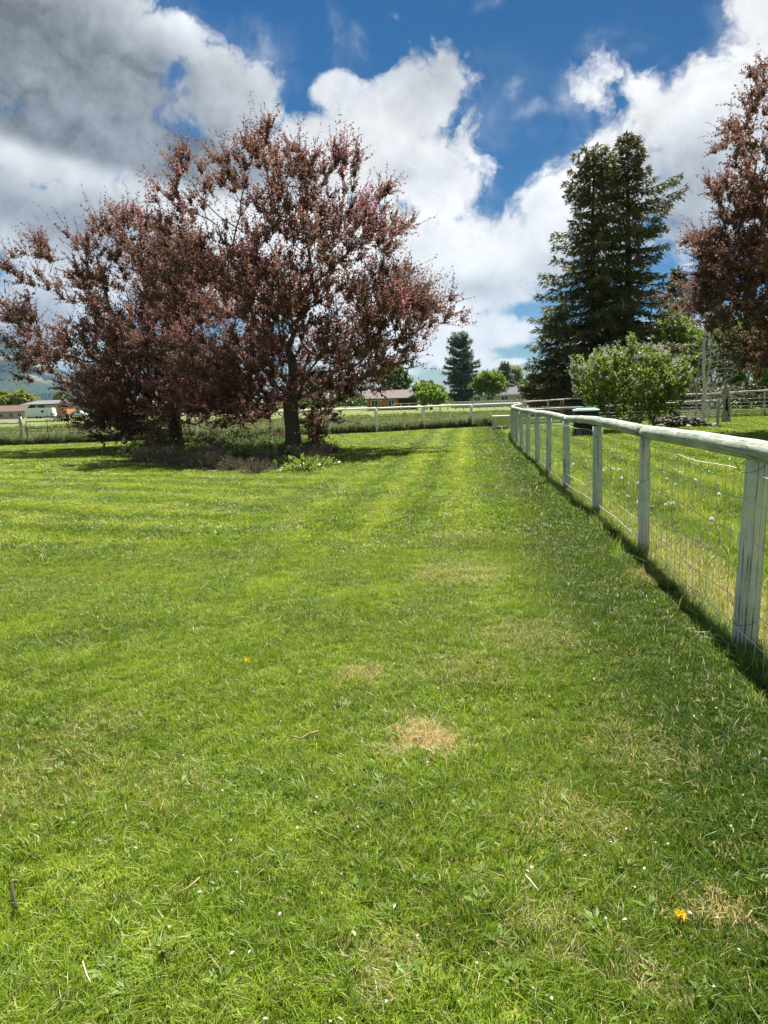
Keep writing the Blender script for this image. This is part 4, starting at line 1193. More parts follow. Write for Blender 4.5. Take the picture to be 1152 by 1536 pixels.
# ------------------------------------------------------------------ planting bed
def bed():
    rng = np.random.default_rng(100)
    sheet('bed_soil', BED, .012, plain('bed_mulch', (.055, .042, .030), .95, .4, 14, bump=.6))
    P = np.array(BED); x0, x1, y0, y1 = P[:, 0].min(), P[:, 0].max(), P[:, 1].min(), P[:, 1].max()

    def shrub(kind, variant):
        r = np.random.default_rng(variant); ml, ms = MB(), MB()
        n = {'dry': 420, 'leafy': 380, 'green': 460}[kind]
        for _ in range({'dry': 60, 'leafy': 18, 'green': 18}[kind]):
            a = r.uniform(0, 6.28); d = np.array([cos(a) * r.uniform(.2, .8), sin(a) * r.uniform(.2, .8), 1.0]); L = r.uniform(.3, .62); s = np.linspace(0, 1, 4)
            ms.tube(np.array([cos(a) * .06, sin(a) * .06, 0]) + d * (L * s)[:, None] + r.normal(0, .015, (4, 3)), np.linspace(.008, .004, 4), 3, cap=False, rnd=r.uniform())
        q = r.normal(0, 1, (n, 3)); q /= np.linalg.norm(q, axis=1)[:, None]; q[:, 2] = np.abs(q[:, 2])
        p = q * np.array([.45, .45, .46 if kind != 'green' else .34]) * r.uniform(.35, 1.1, (n, 1)) + np.array([0, 0, .04])
        if kind == 'dry': leaves(ml, p, q * .6 + np.array([0, 0, .7]) + r.normal(0, .3, (n, 3)), r.normal(0, 1, (n, 3)), r.uniform(.08, .17, n), r.uniform(.018, .035, n), r.uniform(0, 1, n))
        else: leaves(ml, p, q + r.normal(0, .5, (n, 3)), r.normal(0, .5, (n, 3)) + np.array([0, 0, 1.]), r.uniform(.06, .12, n), r.uniform(.035, .07, n), r.uniform(0, 1, n))
        root = empty('bed_shrub')
        ms.build('stem', M['dry_stem'], root, smooth=False); ml.build('foliage', M['dry_stem' if kind == 'dry' else 'bed_leaf' if kind == 'leafy' else 'lilac_leaf'], root, smooth=False)
        return root
    protos = {k: [shrub(k, 110 + 7 * i + j) for j in range(2)] for i, k in enumerate(('dry', 'leafy', 'green'))}
    used = set(); pts = []
    tries = 0
    while len(pts) < 105 and tries < 9000:
        tries += 1
        x, y = rng.uniform(x0, x1), rng.uniform(y0, y1)
        if not inpoly(np.array([x]), np.array([y]), BED)[0]: continue
        if any((x - a) ** 2 + ((y - b) * .75) ** 2 < .55 ** 2 for a, b in pts): continue
        pts.append((x, y))
    labs = {'dry': 'greyish brown dry stemmed shrub', 'leafy': 'dark green leafy shrub', 'green': 'light green low plant'}
    for x, y in pts:
        px = 576 + F * x / y; front = y < 20.5
        right_front = px > 395 and y < 19.6
        kind = 'green' if (right_front and rng.uniform() < .75) else 'dry' if rng.uniform() < (.66 if y < 24 else .25) else 'leafy'
        j = rng.integers(0, 2); pr = protos[kind][j]
        o = pr if (kind, j) not in used else copy_tree(pr)
        used.add((kind, j)); o.location = (x, y, 0); o.rotation_euler = (0, 0, rng.uniform(0, 6.28)); s = rng.uniform(.75, 1.2); o.scale = (s, s, s * rng.uniform(.52, .85))
        t1, t2 = np.hypot(x + 3.1, y - 24.5), np.hypot(x + 8.6, y - 31)
        zone = 'at the foot of the large crabapple trunk' if t1 < 1.5 else 'at the foot of the left crabapple trunk' if t2 < 1.7 else 'along the front edge of the bed' if y < 20.2 else 'at the left end of the bed' if px < 235 else 'along the back edge of the bed' if y > 27 else 'in the middle of the bed'
        tag(o, labs[kind] + ' ' + zone, 'shrub', labs[kind].split(' shrub')[0].split(' plant')[0] + ' plants ' + zone)
    for k in protos:
        for j in range(2):
            if (k, j) not in used:
                for c in list(protos[k][j].children): bpy.data.objects.remove(c)
                bpy.data.objects.remove(protos[k][j])


bed()


# ------------------------------------------------------------------ fences
def rot_to(a, b):
    return math.atan2(b[1] - a[1], b[0] - a[0])


def log_between(mb, a, b, r0, r1, sides=14, seed=0, bow=.015, wob=.018):
    rng = np.random.default_rng(seed); a, b = np.array(a, float), np.array(b, float); L = np.linalg.norm(b - a); n = max(4, int(L / .22)); u = np.linspace(0, 1, n)
    P = a + (b - a) * u[:, None] + np.array([0, 0, bow]) * np.sin(u * pi)[:, None] + np.cumsum(rng.normal(0, .0022, (n, 3)), 0) * np.sin(u * pi)[:, None]
    r = (r0 + (r1 - r0) * u) * (1 + rng.normal(0, .012, n))
    mb.tube(P, r, sides, off=rng.uniform(0, 40), wob=wob, rng=rng)


def pole_fence():
    rng = np.random.default_rng(120)
    root = empty('pole_fence', (FENCE[2][0], FENCE[2][1], 0)); o3 = np.array([FENCE[2][0], FENCE[2][1], 0])
    tag(root, 'weathered greenish round pole fence with wire mesh running away along the right', 'fence')
    RZ = 1.19
    radii = [.07, .07, .070, .050, .062, .058, .056, .06, .055, .055, .052, .055, .055, .055, .055, .05, .05, .06]
    lean = rng.normal(0, .012, (len(FENCE), 2)); lean[2] = (.03, 0)
    for i, (x, y) in enumerate(FENCE):
        mb = MB(); n = 9; u = np.linspace(-.06, RZ - .035, n)
        P = np.stack([lean[i][0] * u, lean[i][1] * u, u], 1)
        r = radii[i] * (1.06 - .10 * np.linspace(0, 1, n)) * (1 + rng.normal(0, .01, n))
        mb.tube(P, r, 16 if y < 16 else 9, off=rng.uniform(0, 60), wob=.03, rng=rng)
        mb.build('post', M['post'], root, loc=(x - o3[0], y - o3[1], 0))
    i = 0; k = 0; ends = [0, 1, 3, 5, 7, 9, 11, 13, 15, 17]
    for a, b in zip(ends[:-1], ends[1:]):
        mb = MB(); pa, pb = np.array([*FENCE[a], RZ]), np.array([*FENCE[b], RZ])
        for q in range(a, b):                        # a log follows the slight bend of the line
            pass
        mids = [np.array([*FENCE[q], RZ]) for q in range(a, b + 1)]
        P = []
        for q in range(len(mids) - 1):
            m = 12; u = np.linspace(0, 1, m, endpoint=(q == len(mids) - 2)); P.append(mids[q] + (mids[q + 1] - mids[q]) * u[:, None])
        P = np.vstack(P); n = len(P); s = np.linspace(0, 1, n)
        P = P + np.stack([np.zeros(n), np.zeros(n), .022 * np.sin(s * pi) + np.cumsum(rng.normal(0, .0022, n)) * np.sin(s * pi)], 1)
        d = unit(P[-1] - P[0]); P[0] += d * .01; P[-1] -= d * .004
        r = np.linspace(.064, .056, n) if (k % 2 == 0) else np.linspace(.057, .066, n)
        r = r * (1 + rng.normal(0, .010, n)); 
        mb.tube(P - o3, r, 18 if a < 8 else 10, off=rng.uniform(0, 60), wob=.014, rng=rng); k += 1
        mb.build('rail', M['log'], root)
    # woven wire on the camera's side of the posts: one mesh per bay
    hz = [.03, .17, .33, .52, .72, .93, 1.10]
    for b in range(1, len(FENCE) - 1):
        a0, a1 = np.array(FENCE[b]), np.array(FENCE[b + 1]); L = np.linalg.norm(a1 - a0); t = (a1 - a0) / L; nrm = np.array([-t[1], t[0]])
        off = nrm * (radii[b] + .008); mw = MB(); wr = .0023 if b < 6 else .0026
        sag = {}
        for h in hz:
            n = 22 if b < 6 else 8; u = np.linspace(0, 1, n); ph = rng.uniform(0, 6); am = rng.uniform(.006, .02)
            z = h - am * np.sin(u * pi) + .006 * np.sin(u * 13 + ph) + (.0015 * np.sign(np.sin(u * 60)) if b < 5 else 0); lat = .012 * np.sin(u * 5 + ph)
            if h == hz[0]: z = z + .02 * np.sin(u * 9 + ph)
            P = np.stack([a0[0] + t[0] * L * u + (off[0] + nrm[0] * lat), a0[1] + t[1] * L * u + (off[1] + nrm[1] * lat), z], 1)
            mw.tube(P - o3, wr * 1.25, 4 if b < 5 else 3, cap=False); sag[h] = z
        m = int(L / .155)
        for q in range(m):
            u = (q + .5) / m; p = a0 + t * L * u + off; n = 9; z = np.linspace(hz[0], hz[-1], n); w = rng.normal(0, .006, n)
            P = np.stack([p[0] + t[0] * w, p[1] + t[1] * w, z], 1); P[:, :2] += nrm * .008 * np.sin(z * 4 + q)[:, None]
            mw.tube(P - o3, wr * .95, 3, cap=False)
        mw.build('wire_mesh', M['wire'], root)
    # loose wire ends curling at the first two posts, tie wires round the poles
    for (x, y), seed in ((FENCE[2], 1), (FENCE[2], 2), (FENCE[3], 4)):
        r = np.random.default_rng(seed); q = np.array([x - .10, y - .05, .04]); d = r.normal(0, 1, 3) * .02; P = [q]
        for _ in range(12):
            d = d * .75 + r.normal(0, .014, 3); d[2] -= .001; q = q + d; q[2] = max(.02, min(.12, q[2])); P.append(q.copy())
        mw = MB(); mw.tube(np.array(P) - o3, .0015, 4, cap=False); mw.build('loose_wire', M['wire'], root)
    for (x, y), h in ((FENCE[2], .20), (FENCE[2], 1.12), (FENCE[3], 1.10), (FENCE[4], 1.05), (FENCE[3], .75)):
        th = np.linspace(0, 2 * pi, 20); R = radii[FENCE.index((x, y))] + .004
        mw = MB(); mw.tube(np.stack([x + R * np.cos(th), y + R * np.sin(th), h + .04 * np.sin(th + 1)], 1) - o3, .0019, 4, cap=False)
        mw.build('tie_wire', M['darkwire'], root)


pole_fence()


def simple_fence(name, pts, label, rail_z, post_r, rail_r, post_m, rail_m, post_h=None, mesh_h=None, wire_step=.25, group=None, posts=None, zfun=None, wr=.004):
    root = empty(name, (*pts[0], 0)); o = np.array([*pts[0], 0.0]); tag(root, label, 'fence', group); rng = np.random.default_rng(len(pts) + 130)
    rz = [rail_z] * len(pts) if not isinstance(rail_z, (list, tuple)) else rail_z
    me = None
    for i, (x, y) in enumerate(pts):
        if posts is not None and i not in posts: continue
        mb = MB(); u = np.linspace(-.05, (rz[i] - rail_r * .6) if post_h is None else post_h, 5); l = rng.normal(0, .012, 2)
        mb.tube(np.stack([l[0] * u, l[1] * u, u], 1), post_r * (1.05 - .08 * np.linspace(0, 1, 5)), 10, off=rng.uniform(0, 30), wob=.03, rng=rng)
        mb.build('post', post_m, root, loc=(x - o[0], y - o[1], 0))
    if rail_m is not None:
        for i in range(len(pts) - 1):
            mb = MB(); a, b = np.array([*pts[i], rz[i]]) - o, np.array([*pts[i + 1], rz[i + 1]]) - o
            log_between(mb, a, b, rail_r, rail_r * .92, 10, 140 + i, bow=.01)
            mb.build('rail', rail_m, root)
    if mesh_h:
        for i in range(len(pts) - 1):
            mw = MB(); a, b = np.array(pts[i]), np.array(pts[i + 1]); L = np.linalg.norm(b - a); t = (b - a) / L; nn = np.array([t[1], -t[0]]) * (post_r + .008)
            for h in np.linspace(.05, mesh_h, 7):
                mw.tube(np.array([[*(a + nn), h], [*((a + b) / 2 + nn), h - .012], [*(b + nn), h]]) - o, wr, 3, cap=False)
            for q in range(int(L / wire_step)):
                p = a + t * (q + .5) * wire_step + nn; mw.tube(np.array([[*p, .05], [*p, mesh_h]]) - o, wr * .8, 3, cap=False)
            mw.build('wire_mesh', M['wire'], root)
    return root


def far_fences():
    post_px = [(707, 641), (635, 645), (565, 649), (494, 652), (428, 655), (361, 657), (295, 659), (232, 661), (186, 663), (143, 664)]
    pts = [(8.15 - .06, 42.9)] + [tuple(G(*p)[:2]) for p in post_px]
    simple_fence('field_fence', pts, 'pale post and rail fence along the back of the lawn before the pasture', 1.26, .085, .055, M['whitepost'], M['whitepost'], mesh_h=1.05, wr=.002)
    # left of the gate
    simple_fence('field_fence', [(-17.9, 36.8), (-20.6, 36.6), (-23.3, 36.5)], 'short grey rail fence at the left edge beyond the metal gate', 1.12, .085, .045, M['oldpost'], M['oldpost'], post_h=1.42, mesh_h=1.0)
    # gate
    g0, g1 = np.array([-17.7, 36.82]), np.array([-14.62, 37.25]); L = np.linalg.norm(g1 - g0)
    root = empty('farm_gate', (g0[0], g0[1], 0), rot_to(g0, g1)); tag(root, 'dark tubular metal farm gate between two posts at left', 'gate')
    mb = MB(); c = np.array([[.03, 0, .18], [.03, 0, 1.16], [L - .03, 0, 1.16], [L - .03, 0, .18], [.03, 0, .18]])
    for a, b in zip(c[:-1], c[1:]): mb.tube(np.array([a, b]), .024, 8)
    mb.build('gate_frame', M['gate'], root)
    mb = MB(); mb.tube(np.array([[.05, 0, .82], [L - .05, 0, .80]]), .016, 6); mb.build('cross_bar', M['gate'], root)
    for x in (L * .33, L * .66):
        mb = MB(); mb.tube(np.array([[x, 0, .2], [x, 0, 1.14]]), .018, 6); mb.build('upright', M['gate'], root)
    mb = MB(); mb.tube(np.array([[L * .7, .02, .22], [L * .95, .02, .78]]), .012, 6); mb.build('brace', M['gate'], root)
    mb = MB()
    for h in np.linspace(.25, 1.1, 6): mb.tube(np.array([[.05, .02, h], [L - .05, .02, h]]), .003, 3, cap=False)
    for x in np.arange(.2, L, .2): mb.tube(np.array([[x, .02, .2], [x, .02, 1.14]]), .0025, 3, cap=False)
    mb.build('wire_mesh', M['wire'], root)
    # cross fence in front of the lilac, to the right of the pole fence
    r = [tuple(at(x, 640, 33.4 + .0 * x)[:2]) for x in (782, 815, 877, 945, 1012, 1076)]
    simple_fence('paddock_fence', r, 'grey post and rail cross fence passing behind the lilac to a corner post', [1.02, 1.03, 1.05, 1.08, 1.12, 1.16], .075, .055, M['oldpost'], M['oldpost'], mesh_h=.95, posts=[2, 3, 4, 5])
    q = [tuple(at(x, 640, d)[:2]) for x, d in ((784, 43.0), (822, 43.8), (845, 44.5), (872, 45.5))]
    simple_fence('paddock_fence', q, 'pale rail fence with wire mesh continuing past the corner under the spruces', [1.33, 1.36, 1.40, 1.43], .05, .055, M['oldpost'], M['oldpost'], mesh_h=1.2, posts=[0, 1])
    mb = MB(); u = np.linspace(-.05, 1.42, 5); mb.tube(np.stack([0 * u, 0 * u, u], 1), .095, 10)
    p = at(843, 626, 43.9); tag(mb.build('brown_post', M['brownpost'], loc=(p[0], p[1], 0)), 'reddish brown wooden post between the two pale rails near the black bin', 'post')
    e = [tuple(at(x, 625, 44.0)[:2]) for x in (1000, 1062, 1100, 1146, 1190)]
    simple_fence('paddock_fence', e, 'grey rail and wire fence at far right before dark undergrowth', [1.45, 1.45, 1.5, 1.55, 1.55], .05, .06, M['oldpost'], M['oldpost'], mesh_h=1.35, posts=[1, 3, 4])


far_fences()


# ------------------------------------------------------------------ things about the paddock
def props():
    # black bin with a pale teal lid
    D = 28.5; b = at(878.5, 655, D); s = D / F
    root = empty('compost_bin', (b[0], b[1], 0), radians(-12)); tag(root, 'square black plastic compost bin with pale teal lid beside the lilac', 'bin')
    w = 36 * s / 2
    blk = plain('black_plastic', (.010, .010, .011), .55, .3, 3); teal = plain('pale_teal_plastic', (.38, .58, .58), .5, .08, 3)
    mb = MB()
    for k in range(4):                                      # stepped, slightly tapered rings
        z0 = .02 + k * .24; ww = w * (1.02 - .02 * k); mb.box(-ww, ww, -ww, ww, z0, z0 + .225, .03)
        mb.box(-ww * .97, ww * .97, -ww * .97, ww * .97, z0 + .22, z0 + .245)
    mb.build('bin_body', blk, root, smooth=False)
    mb = MB(); mb.box(-w * 1.05, w * 1.05, -w * 1.05, w * 1.05, .985, 1.06, .03); mb.box(-w * .8, w * .8, -w * .8, w * .8, 1.058, 1.10, .02)
    mb.build('lid', teal, root, smooth=False)
    mb = MB(); mb.box(-w * .55, w * .55, -w * 1.045, -w * .99, .06, .34, .01); mb.build('hatch', blk, root, smooth=False)
    # pale green low wooden frame box by the fence corner
    D = 37.6; b = at(751.5, 643, D); s = D / F; W_, H_ = 23 * s, 21 * s
    root = empty('wooden_box', (b[0], b[1], 0), radians(3)); tag(root, 'low pale green wooden frame box beside the end of the pole fence', 'box')
    pale = plain('pale_green_paint', (.66, .72, .54), .7, .12, 3); yel = plain('yellow_green_panel', (.58, .62, .30), .75, .12, 3); gry = plain('grey_board', (.36, .36, .33), .8, .2, 5)
    mb = MB(); mb.box(-W_ / 2 - .03, W_ / 2 + .03, -.28, .28, H_ - .09, H_, .012); mb.build('top_board', pale, root, smooth=False)
    for x in (-W_ / 2, W_ / 2 - .07):
        for y in (-.25, .18):
            mb = MB(); mb.box(x, x + .07, y, y + .07, 0, H_ - .092, .006); mb.build('leg', pale, root, smooth=False)
    mb = MB(); mb.box(-W_ / 2 + .075, W_ / 2 - .075, -.225, -.20, .22, H_ - .1, .004); mb.build('front_panel', yel, root, smooth=False)
    mb = MB(); mb.box(-W_ / 2 + .075, W_ / 2 - .075, .20, .225, .22, H_ - .1, .004); mb.build('back_panel', yel, root, smooth=False)
    for x0, x1 in ((-W_ / 2 + .075, -.03), (.03, W_ / 2 - .075)):
        mb = MB(); mb.box(x0, x1, -.235, -.195, .03, .17, .006); mb.build('bottom_board', gry, root, smooth=False)
    # heap of stones and split wood
    rng = np.random.default_rng(150); D = 33.0; b = at(1025, 645, D)
    root = empty('stone_pile', (b[0], b[1], 0)); tag(root, 'heap of dark stones and pale offcuts right of the lilac', 'stone pile')
    dk = plain('dark_stone', (.075, .065, .058), .9, .5, 9, bump=.4); lt = plain('pale_stone', (.42, .39, .34), .9, .2, 6, bump=.3); rd = plain('reddish_stone', (.15, .10, .085), .9, .3, 7)
    meshes = []
    for k in range(6):
        bm_ = MB(); th = np.linspace(0, 2 * pi, 7)[:-1]; V = []
        for zf, rf in ((-.8, .6), (-.1, 1.0), (.7, .7)):
            for t in th: V.append([cos(t) * rf * rng.uniform(.75, 1.15), sin(t) * rf * rng.uniform(.75, 1.15), zf * rng.uniform(.8, 1.1)])
        V.append([0, 0, 1]); V.append([0, 0, -1]); Q = [(l * 6 + i, l * 6 + (i + 1) % 6, (l + 1) * 6 + (i + 1) % 6, (l + 1) * 6 + i) for l in range(2) for i in range(6)]
        T = [(12 + i, 12 + (i + 1) % 6, 18) for i in range(6)] + [((i + 1) % 6, i, 19) for i in range(6)]
        bm_.add(V, Q, T); meshes.append(bm_.mesh('stone', [dk, dk, rd, dk, lt, dk][k], smooth=False))
    for k in range(150):
        u = rng.uniform(-1, 1); x = u * 1.45; hmax = .62 * (1 - abs(u + .25) ** 1.6) if abs(u + .25) < 1 else .05; z = rng.uniform(0, 1) * max(.06, hmax); y = rng.normal(0, .32)
        o = bpy.data.objects.new('stone', meshes[rng.integers(0, 6)]); C.objects.link(o); o.parent = root
        o.location = (x, y, z + .03); s = rng.uniform(.07, .16); o.scale = (s * rng.uniform(.8, 1.7), s, s * rng.uniform(.45, .8)); o.rotation_euler = (rng.normal(0, .3), rng.normal(0, .3), rng.uniform(0, 6.28))
    for k in range(7):
        mb = MB(); a = rng.uniform(-.4, .4); L = rng.uniform(.25, .5); x = rng.uniform(-1.2, 1.3); z = max(.08, .46 * (1 - abs(x / 1.45 + .25) ** 1.6)); y = rng.uniform(-.45, .1)
        mb.tube(np.array([[x - L * cos(a), y - L * sin(a), z], [x, y, z + .03], [x + L * cos(a), y + L * sin(a), z + .01]]), np.array([.05, .055, .045]), 7)
        mb.build('log', M['deadwood'], root)
    # thin wire plant stand on the lawn at left
    b = G(152, 690); root = empty('wire_stand', (b[0], b[1], 0)); tag(root, 'thin A shaped wire stand on the lawn left of the bed', 'stand')
    for sx in (-1, 1):
        mb = MB(); mb.tube(np.array([[sx * .17, 0, 0], [sx * .05, .02, .28], [sx * .015, .02, .42]]), .007, 5); mb.build('leg', M['gate'], root)
    mb = MB(); mb.tube(np.array([[0, .02, .41], [0, .2, 0]]), .006, 5); mb.build('brace', M['gate'], root)
    mb = MB(); mb.tube(np.array([[-.06, .02, .25], [.06, .02, .25]]), .005, 5); mb.build('cross_bar', M['gate'], root)


props()


# ------------------------------------------------------------------ far buildings
def gable_roof(mb, x0, x1, y0, y1, ze, zr, th=.18, axis='x', ov=.5):
    if axis == 'x':
        ym = (y0 + y1) / 2; sl = (zr - ze) / (ym - y0)
        prof = [(y0 - ov, ze - sl * ov), (ym, zr), (y1 + ov, ze - sl * ov)]
        V = []
        for x in (x0 - ov, x1 + ov):
            for (y, z) in prof: V += [(x, y, z), (x, y, z + th)]
    else:
        xm = (x0 + x1) / 2; sl = (zr - ze) / (xm - x0)
        prof = [(x0 - ov, ze - sl * ov), (xm, zr), (x1 + ov, ze - sl * ov)]
        V = []
        for y in (y0 - ov, y1 + ov):
            for (x, z) in prof: V += [(x, y, z), (x, y, z + th)]
    Q = [(1, 3, 9, 7), (3, 5, 11, 9), (0, 6, 8, 2), (2, 8, 10, 4), (0, 2, 3, 1), (2, 4, 5, 3), (6, 7, 9, 8), (8, 9, 11, 10), (0, 1, 7, 6), (4, 10, 11, 5)]
    mb.add(V, Q)


def window(root, x, z, w, h, yf, frame_m, glass_m, th=.08):
    mb = MB(); b = .12
    mb.box(x - w / 2 - b, x - w / 2, yf - th, yf + .05, z - b, z + h + b); mb.box(x + w / 2, x + w / 2 + b, yf - th, yf + .05, z - b, z + h + b)
    mb.box(x - w / 2, x + w / 2, yf - th, yf + .05, z - b, z); mb.box(x - w / 2, x + w / 2, yf - th, yf + .05, z + h, z + h + b); mb.box(x - .05, x + .05, yf - th * .7, yf + .05, z, z + h)
    f = mb.build('window', frame_m, root, smooth=False)
    mb = MB(); mb.box(x - w / 2, x + w / 2, yf - .03, yf + .03, z, z + h); mb.build('pane', glass_m, f, smooth=False)


def buildings():
    glass = plain('dark_glass', (.02, .024, .028), .08, .1, 1, spec=.6)
    white = plain('white_trim', (.72, .72, .69), .6, .05, 1)
    # pale green house
    D = 200.0; s = D / F; x0, x1 = (697 - 576) * s, (801 - 576) * s
    root = empty('green_house', (x0, D, 0)); tag(root, 'long pale green single storey house with grey roof behind the corner of the fences', 'house')
    sid = plain('pale_green_siding', (.42, .45, .28), .8, .06, 1); grey = plain('grey_shingles', (.075, .080, .088), .85, .18, 1.5)
    L = x1 - x0
    mb = MB(); mb.box(0, L, 0, 9, -.1, 2.75); mb.build('wall', sid, root, smooth=False)
    mb = MB(); gable_roof(mb, 0, L, 0, 9, 2.75, 4.7); mb.build('roof', grey, root, smooth=False)
    mb = MB(); xm = (748 - 697) * s; V = [(xm - 10, 5.2, 3.2), (xm + 10, 5.2, 3.2), (xm, 5.2, 7.3), (xm - 10, 16, 3.2), (xm + 10, 16, 3.2), (xm, 16, 7.3)]
    mb.add(V, [(0, 1, 4, 3)], [(0, 1, 2), (3, 5, 4)]); mb.build('gable_wall', sid, root, smooth=False)
    mb = MB(); gable_roof(mb, xm - 10, xm + 10, 5.2, 16, 3.2, 7.35, th=.3, axis='y', ov=.7); mb.build('gable_roof', white, root, smooth=False)
    mb = MB(); mb.box(-.55, L + .55, -.58, -.50, 2.42, 2.6); mb.build('gutter', white, root, smooth=False)
    for px, w in ((719, 1.6), (760, 1.8), (789, 1.5), (740, 1.4)): window(root, (px - 697) * s, 1.0, w, 1.25, -.03, white, glass)
    f = MB(); xd = (780 - 697) * s; f.box(xd - .5, xd + .5, -.06, .02, 0, 2.1); f.build('door', white, root, smooth=False)
    # brown house
    D = 150.0; s = D / F; x0 = (556 - 576) * s; L = 75 * s
    root = empty('brown_house', (x0, D, 0)); tag(root, 'orange brown timber house with brown roof seen right of the crabapple trunk', 'house')
    wood = plain('orange_timber', (.58, .24, .07), .7, .2, 2); brown = plain('brown_roof', (.11, .092, .082), .85, .15, 1.5); dkb = plain('dark_timber', (.10, .055, .03), .8, .2, 2)
    mb = MB(); mb.box(0, L * .62, 0, 8, -.1, 2.5); mb.build('wall', wood, root, smooth=False)
    mb = MB(); mb.box(L * .622, L, 1.6, 8, -.1, 2.5); mb.build('porch_wall', dkb, root, smooth=False)
    mb = MB(); gable_roof(mb, 0, L, 0, 8, 2.5, 3.9, ov=.8); mb.build('roof', brown, root, smooth=False)
    for k in range(7):
        mb = MB(); x = L * .62 * (k + .5) / 7; mb.box(x - .03, x + .03, -.05, .01, 0, 2.45); mb.build('board_strip', dkb, root, smooth=False)
    window(root, L * .48, .7, 1.2, 1.3, -.03, white, glass); window(root, L * .15, .9, 1.2, 1.1, -.03, white, glass)
    mb = MB(); mb.box(L - .15, L + .05, .1, .3, 0, 2.5); mb.build('porch_post', wood, root, smooth=False)
    # two storey house with flat grey roof at left
    D = 255.0; s = D / F; b0 = at(36, 632, D); x0 = b0[0]; L = 62 * s
    root = empty('flat_roofed_house', (x0, D, 0)); tag(root, 'tan two storey house with flat grey roof behind the white camper', 'house')
    tan_ = plain('tan_wall', (.60, .42, .33), .8, .1, 1); oran = plain('orange_brick', (.66, .30, .15), .8, .12, 2)
    mb = MB(); mb.box(0, L * .84, 0, 9, -.1, 4.6); mb.build('wall', tan_, root, smooth=False)
    mb = MB(); mb.box(L * .842, L, .4, 9, -.1, 4.2); mb.build('brick_wall', oran, root, smooth=False)
    mb = MB(); V = [(-.8, -1, 4.7), (L + .3, -1, 4.7), (L - 1.2, 9.5, 6.1), (.8, 9.5, 6.1), (-.8, -1, 4.4), (L + .3, -1, 4.4), (L + .3, 9.5, 4.4), (-.8, 9.5, 4.4)]
    mb.add(V, [(0, 1, 2, 3), (4, 5, 1, 0), (5, 6, 2, 1), (7, 4, 0, 3), (6, 7, 3, 2), (4, 7, 6, 5)]); rf = mb.build('roof', plain('flat_grey_roof', (.11, .115, .12), .8, .1, 1), root, smooth=False)
    mb = MB(); mb.tube(np.array([[L * .88, 3, 5.2], [L * .88, 3, 7.2]]), .28, 10); mb.tube(np.array([[L * .88, 3, 7.15], [L * .88, 3, 7.45]]), .42, 10); mb.build('chimney', white, rf)
    for px in (50, 64): window(root, (px - 36) * s, 3.0, 1.9, 1.35, -.03, dkb, glass)
    mb = MB(); mb.box(L * .70, L * .82, -.5, -.02, 2.0, 3.2, .05); mb.build('air_conditioner', white, root, smooth=False)
    # pink house
    b1 = at(-14, 633, 250); root = empty('pink_house', (b1[0], 250, 0)); tag(root, 'low pink house with brown roof at the left edge', 'house')
    pink = plain('pink_wall', (.66, .38, .32), .8, .08, 1); L1 = 50 * 250 / F
    mb = MB(); mb.box(0, L1, 0, 8, -.1, 2.6); mb.build('wall', pink, root, smooth=False)
    mb = MB(); gable_roof(mb, 0, L1, 0, 8, 2.6, 4.4, ov=.6); mb.build('roof', plain('red_brown_roof', (.12, .075, .06), .85, .15, 1.5), root, smooth=False)
    for px in (3, 17, 30): window(root, (px + 14) * 250 / F, .7, 1.3, 1.2, -.03, white, glass)
    # white camper trailer
    D = 225.0; s = D / F; b2 = at(38, 630, D); L2 = 43 * s
    root = empty('camper_trailer', (b2[0], D, 0)); tag(root, 'white camper trailer parked before the flat roofed house', 'camper')
    wht = plain('camper_white', (.78, .80, .82), .4, .04, 1)
    mb = MB(); V = []
    for y in (0, 2.4): V += [(0, y, .6), (L2, y, .6), (L2 - .5, y, 3.15), (.15, y, 3.3)]
    mb.add(V, [(0, 1, 2, 3), (7, 6, 5, 4), (0, 4, 5, 1), (3, 2, 6, 7), (1, 5, 6, 2), (0, 3, 7, 4)]); mb.build('body', wht, root, smooth=False)
    window(root, L2 * .62, 1.75, .85, .7, -.02, wht, glass, .04)
    mb = MB(); mb.box(L2 * .72, L2 * .72 + .75, -.04, .01, .75, 2.7); mb.build('door', plain('camper_door', (.68, .70, .72), .5, .04, 1), root, smooth=False)
    blk = plain('tyre_black', (.02, .02, .02), .8, .2, 2)
    for x in (L2 * .4, L2 * .52):
        mb = MB(); mb.tube(np.array([[x, -.02, .36], [x, .25, .36]]), .36, 14); mb.build('wheel', blk, root)
    # parked white pickup and trailer, a low white shed
    def pickup(px, D, label, cover):
        s = D / F; b = at(px, 630, D); root = empty('parked_pickup', (b[0], D, 0)); tag(root, label, 'pickup', 'white vehicles parked before the left houses')
        prof = [(0, .5), (0, 1.15), (2.0, 1.2), (2.25, 1.9), (3.7, 1.92), (4.3, 1.25), (5.5, 1.1), (5.6, .5)] if not cover else [(0, .5), (.05, 2.4), (3.4, 2.5), (3.9, 2.1), (4.4, 1.3), (5.5, 1.1), (5.6, .5)]
        n = len(prof); V = [(x, y, z) for y in (0, 1.85) for x, z in prof]; mb = MB()
        Q = [(i, (i + 1) % n, n + (i + 1) % n, n + i) for i in range(n)]; T = [(0, i + 1, i) for i in range(1, n - 1)] + [(n, n + i, n + i + 1) for i in range(1, n - 1)]
        mb.add(V, [q[::-1] for q in Q], [t[::-1] for t in T]); mb.build('body', wht, root, smooth=False)
        mb = MB(); mb.box(2.45, 3.55, -.02, 1.87, 1.3, 1.8); mb.build('window', glass, root, smooth=False)
        for x in (1.0, 4.4):
            mb = MB(); mb.tube(np.array([[x, -.03, .36], [x, .22, .36]]), .36, 14); mb.build('wheel', blk, root)
    pickup(102, 215, 'white pickup parked right of the flat roofed house', False)
    pickup(134, 205, 'white van half hidden by the left crabapple leaves', True)
